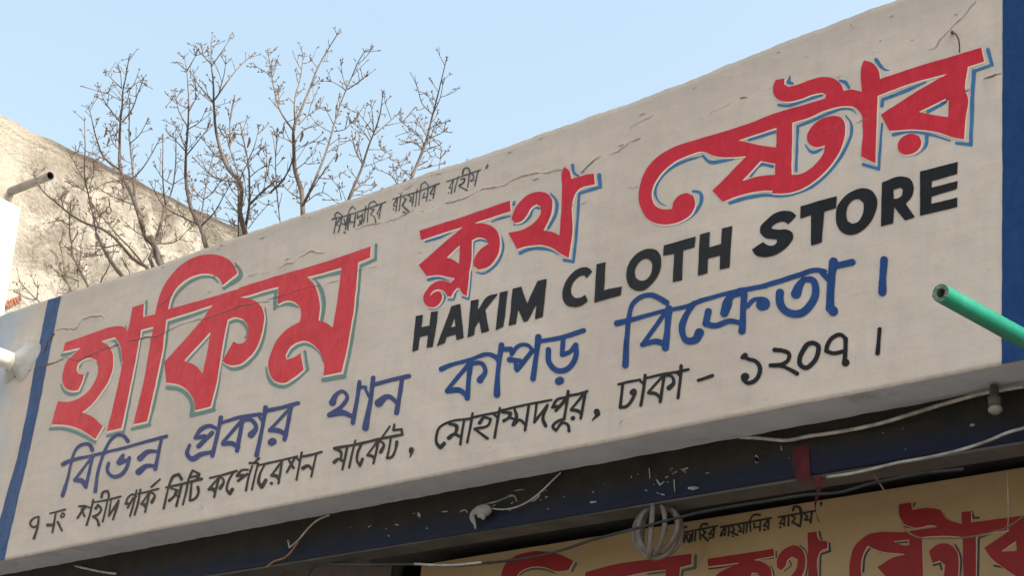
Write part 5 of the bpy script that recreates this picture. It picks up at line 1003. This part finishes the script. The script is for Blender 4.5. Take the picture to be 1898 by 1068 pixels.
for crop, w0, w1_, pts in br:
    P = smooth_line(np.array([(crop[0] + x / crop[2], crop[1] + y / crop[2]) for x, y in pts]), thr=120, per=6)
    W3 = np.array([atY(q[0], q[1], ydep(q[0], q[1])) for q in P])
    dist = np.linalg.norm(W3 - np.array([0, 0, EYE]), axis=1)
    wp = (np.linspace(1, 0, len(P)) ** 1.15) * (w0 - w1_) + w1_
    jit = np.array([[mnoise.noise(Vector(q * 5 + np.array([s, 0, 0]))) for s in (0, 9, 17)] for q in W3]) * .0025
    W3 = W3 + jit
    R_ = wp * dist / FOC / 2 * .84
    R_ = R_ * (1 + .16 * np.array([mnoise.noise(Vector(q * 14)) for q in W3]))
    V, F = tube(W3, R_, 8); mesh('branch', V, F, M_BARK, tree, True)
    seglen = np.linalg.norm(np.diff(W3, axis=0), axis=1); cum = np.concatenate([[0], np.cumsum(seglen)]); tot = cum[-1]
    s = random.uniform(.03, .09) + (.10 if w0 > 6 else 0)
    while s < tot:
        i = min(int(np.searchsorted(cum, s)), len(W3) - 1); i = max(1, i)
        T = W3[i] - W3[i - 1]; T /= np.linalg.norm(T) + 1e-9
        side = np.cross(T, np.array([random.uniform(-1, 1), random.uniform(-1, 1), random.uniform(-1, 1)])); side /= np.linalg.norm(side) + 1e-9
        f = s / tot; L = random.uniform(.045, .15) * (1.0 if f > .3 else .9)
        if random.random() < .16: L *= 1.7
        add_twig(W3[i], T * random.uniform(.5, 1.1) + side * .85 + np.array([0, 0, .25]), L, .0038)
        s += random.uniform(.07, .19) * (1.25 if w0 > 8 and f < .5 else 1)
    add_twig(W3[-1], W3[-1] - W3[-2], random.uniform(.03, .07), .0045)
    for _ in range(2): add_twig(W3[-1], (W3[-1] - W3[-2]) / np.linalg.norm(W3[-1] - W3[-2]) + RNG.normal(0, .6, 3), random.uniform(.03, .07), .004)
V, F = join(twig_parts); tw = mesh('twigs', V, F, M_TWIG, tree); tw['kind'] = 'stuff'
# hidden lower limbs joining the stems to one trunk
fork = atY(560, 700, YT); foot = np.array([fork[0], fork[1], 0.0])
V, F = tube([foot, foot + np.array([.05, 0, 1.2]), fork * np.array([1, 1, .75]), fork], [.20, .16, .14, .12], 14); mesh('trunk', V, F, M_BARK, tree, True)
for (x, y, w0) in ((280, 440, .05), (178.5, 434, .03), (391, 478, .05), (277, 478, .03), (462, 464, .06), (568, 442, .06), (521.5, 425, .03), (632, 408, .05), (751, 370, .05), (281, 505, .04), (168.5, 546, .03), (135, 548, .03), (82, 568, .03), (183, 531, .03), (300, 497, .05)):
    a_ = atY(x, y, ydep(x, y)); mid = (a_ + fork) / 2 + np.array([0, 0, -.25])
    P = smooth_line(np.array([a_, a_ * .8 + mid * .2 + np.array([0, 0, -.1]), mid, fork]), thr=170, per=.2)
    V, F = tube(P, np.linspace(w0 * .55, w0 * 1.3, len(P)), 8); mesh('branch', V, F, M_BARK, tree, True)
# curled dry leaves still caught in the branches
M_LEAF = worn('dry_leaf', (.10, .075, .055), (.17, .12, .08), 30, .9)
for (x, y, s_) in ((195, 245, .05), (200, 262, .045), (433, 252, .04), (460, 264, .045), (424, 264, .035), (558, 253, .045), (345, 245, .03), (623, 292, .035), (240, 250, .04), (56+0, 461, .0)):
    if s_ == 0: continue
    c = atY(x, y, ydep(x, y)); V = []; F = []
    for i in range(6):
        for j in range(4):
            u = i / 5 - .5; w_ = (j / 3 - .5) * .7 * math.cos(u * 2.6)
            V.append(c + s_ * np.array([w_ * 1.2 + .2 * math.sin(4 * u), .5 * w_ * w_ * 3 - .3 * u, u * 2 + .2 * w_]))
    for i in range(5):
        for j in range(3): a = 4 * i + j; F.append((a, a + 1, a + 5, a + 4))
    n0 = len(V); V += [v_ + np.array([0, .002, 0]) for v_ in V]; F += [tuple(k + n0 for k in f[::-1]) for f in F]
    mesh('dry_leaf', V, F, M_LEAF, tree, True)
for o in bpy.data.objects:
    if '_o' in o.keys(): del o['_o']
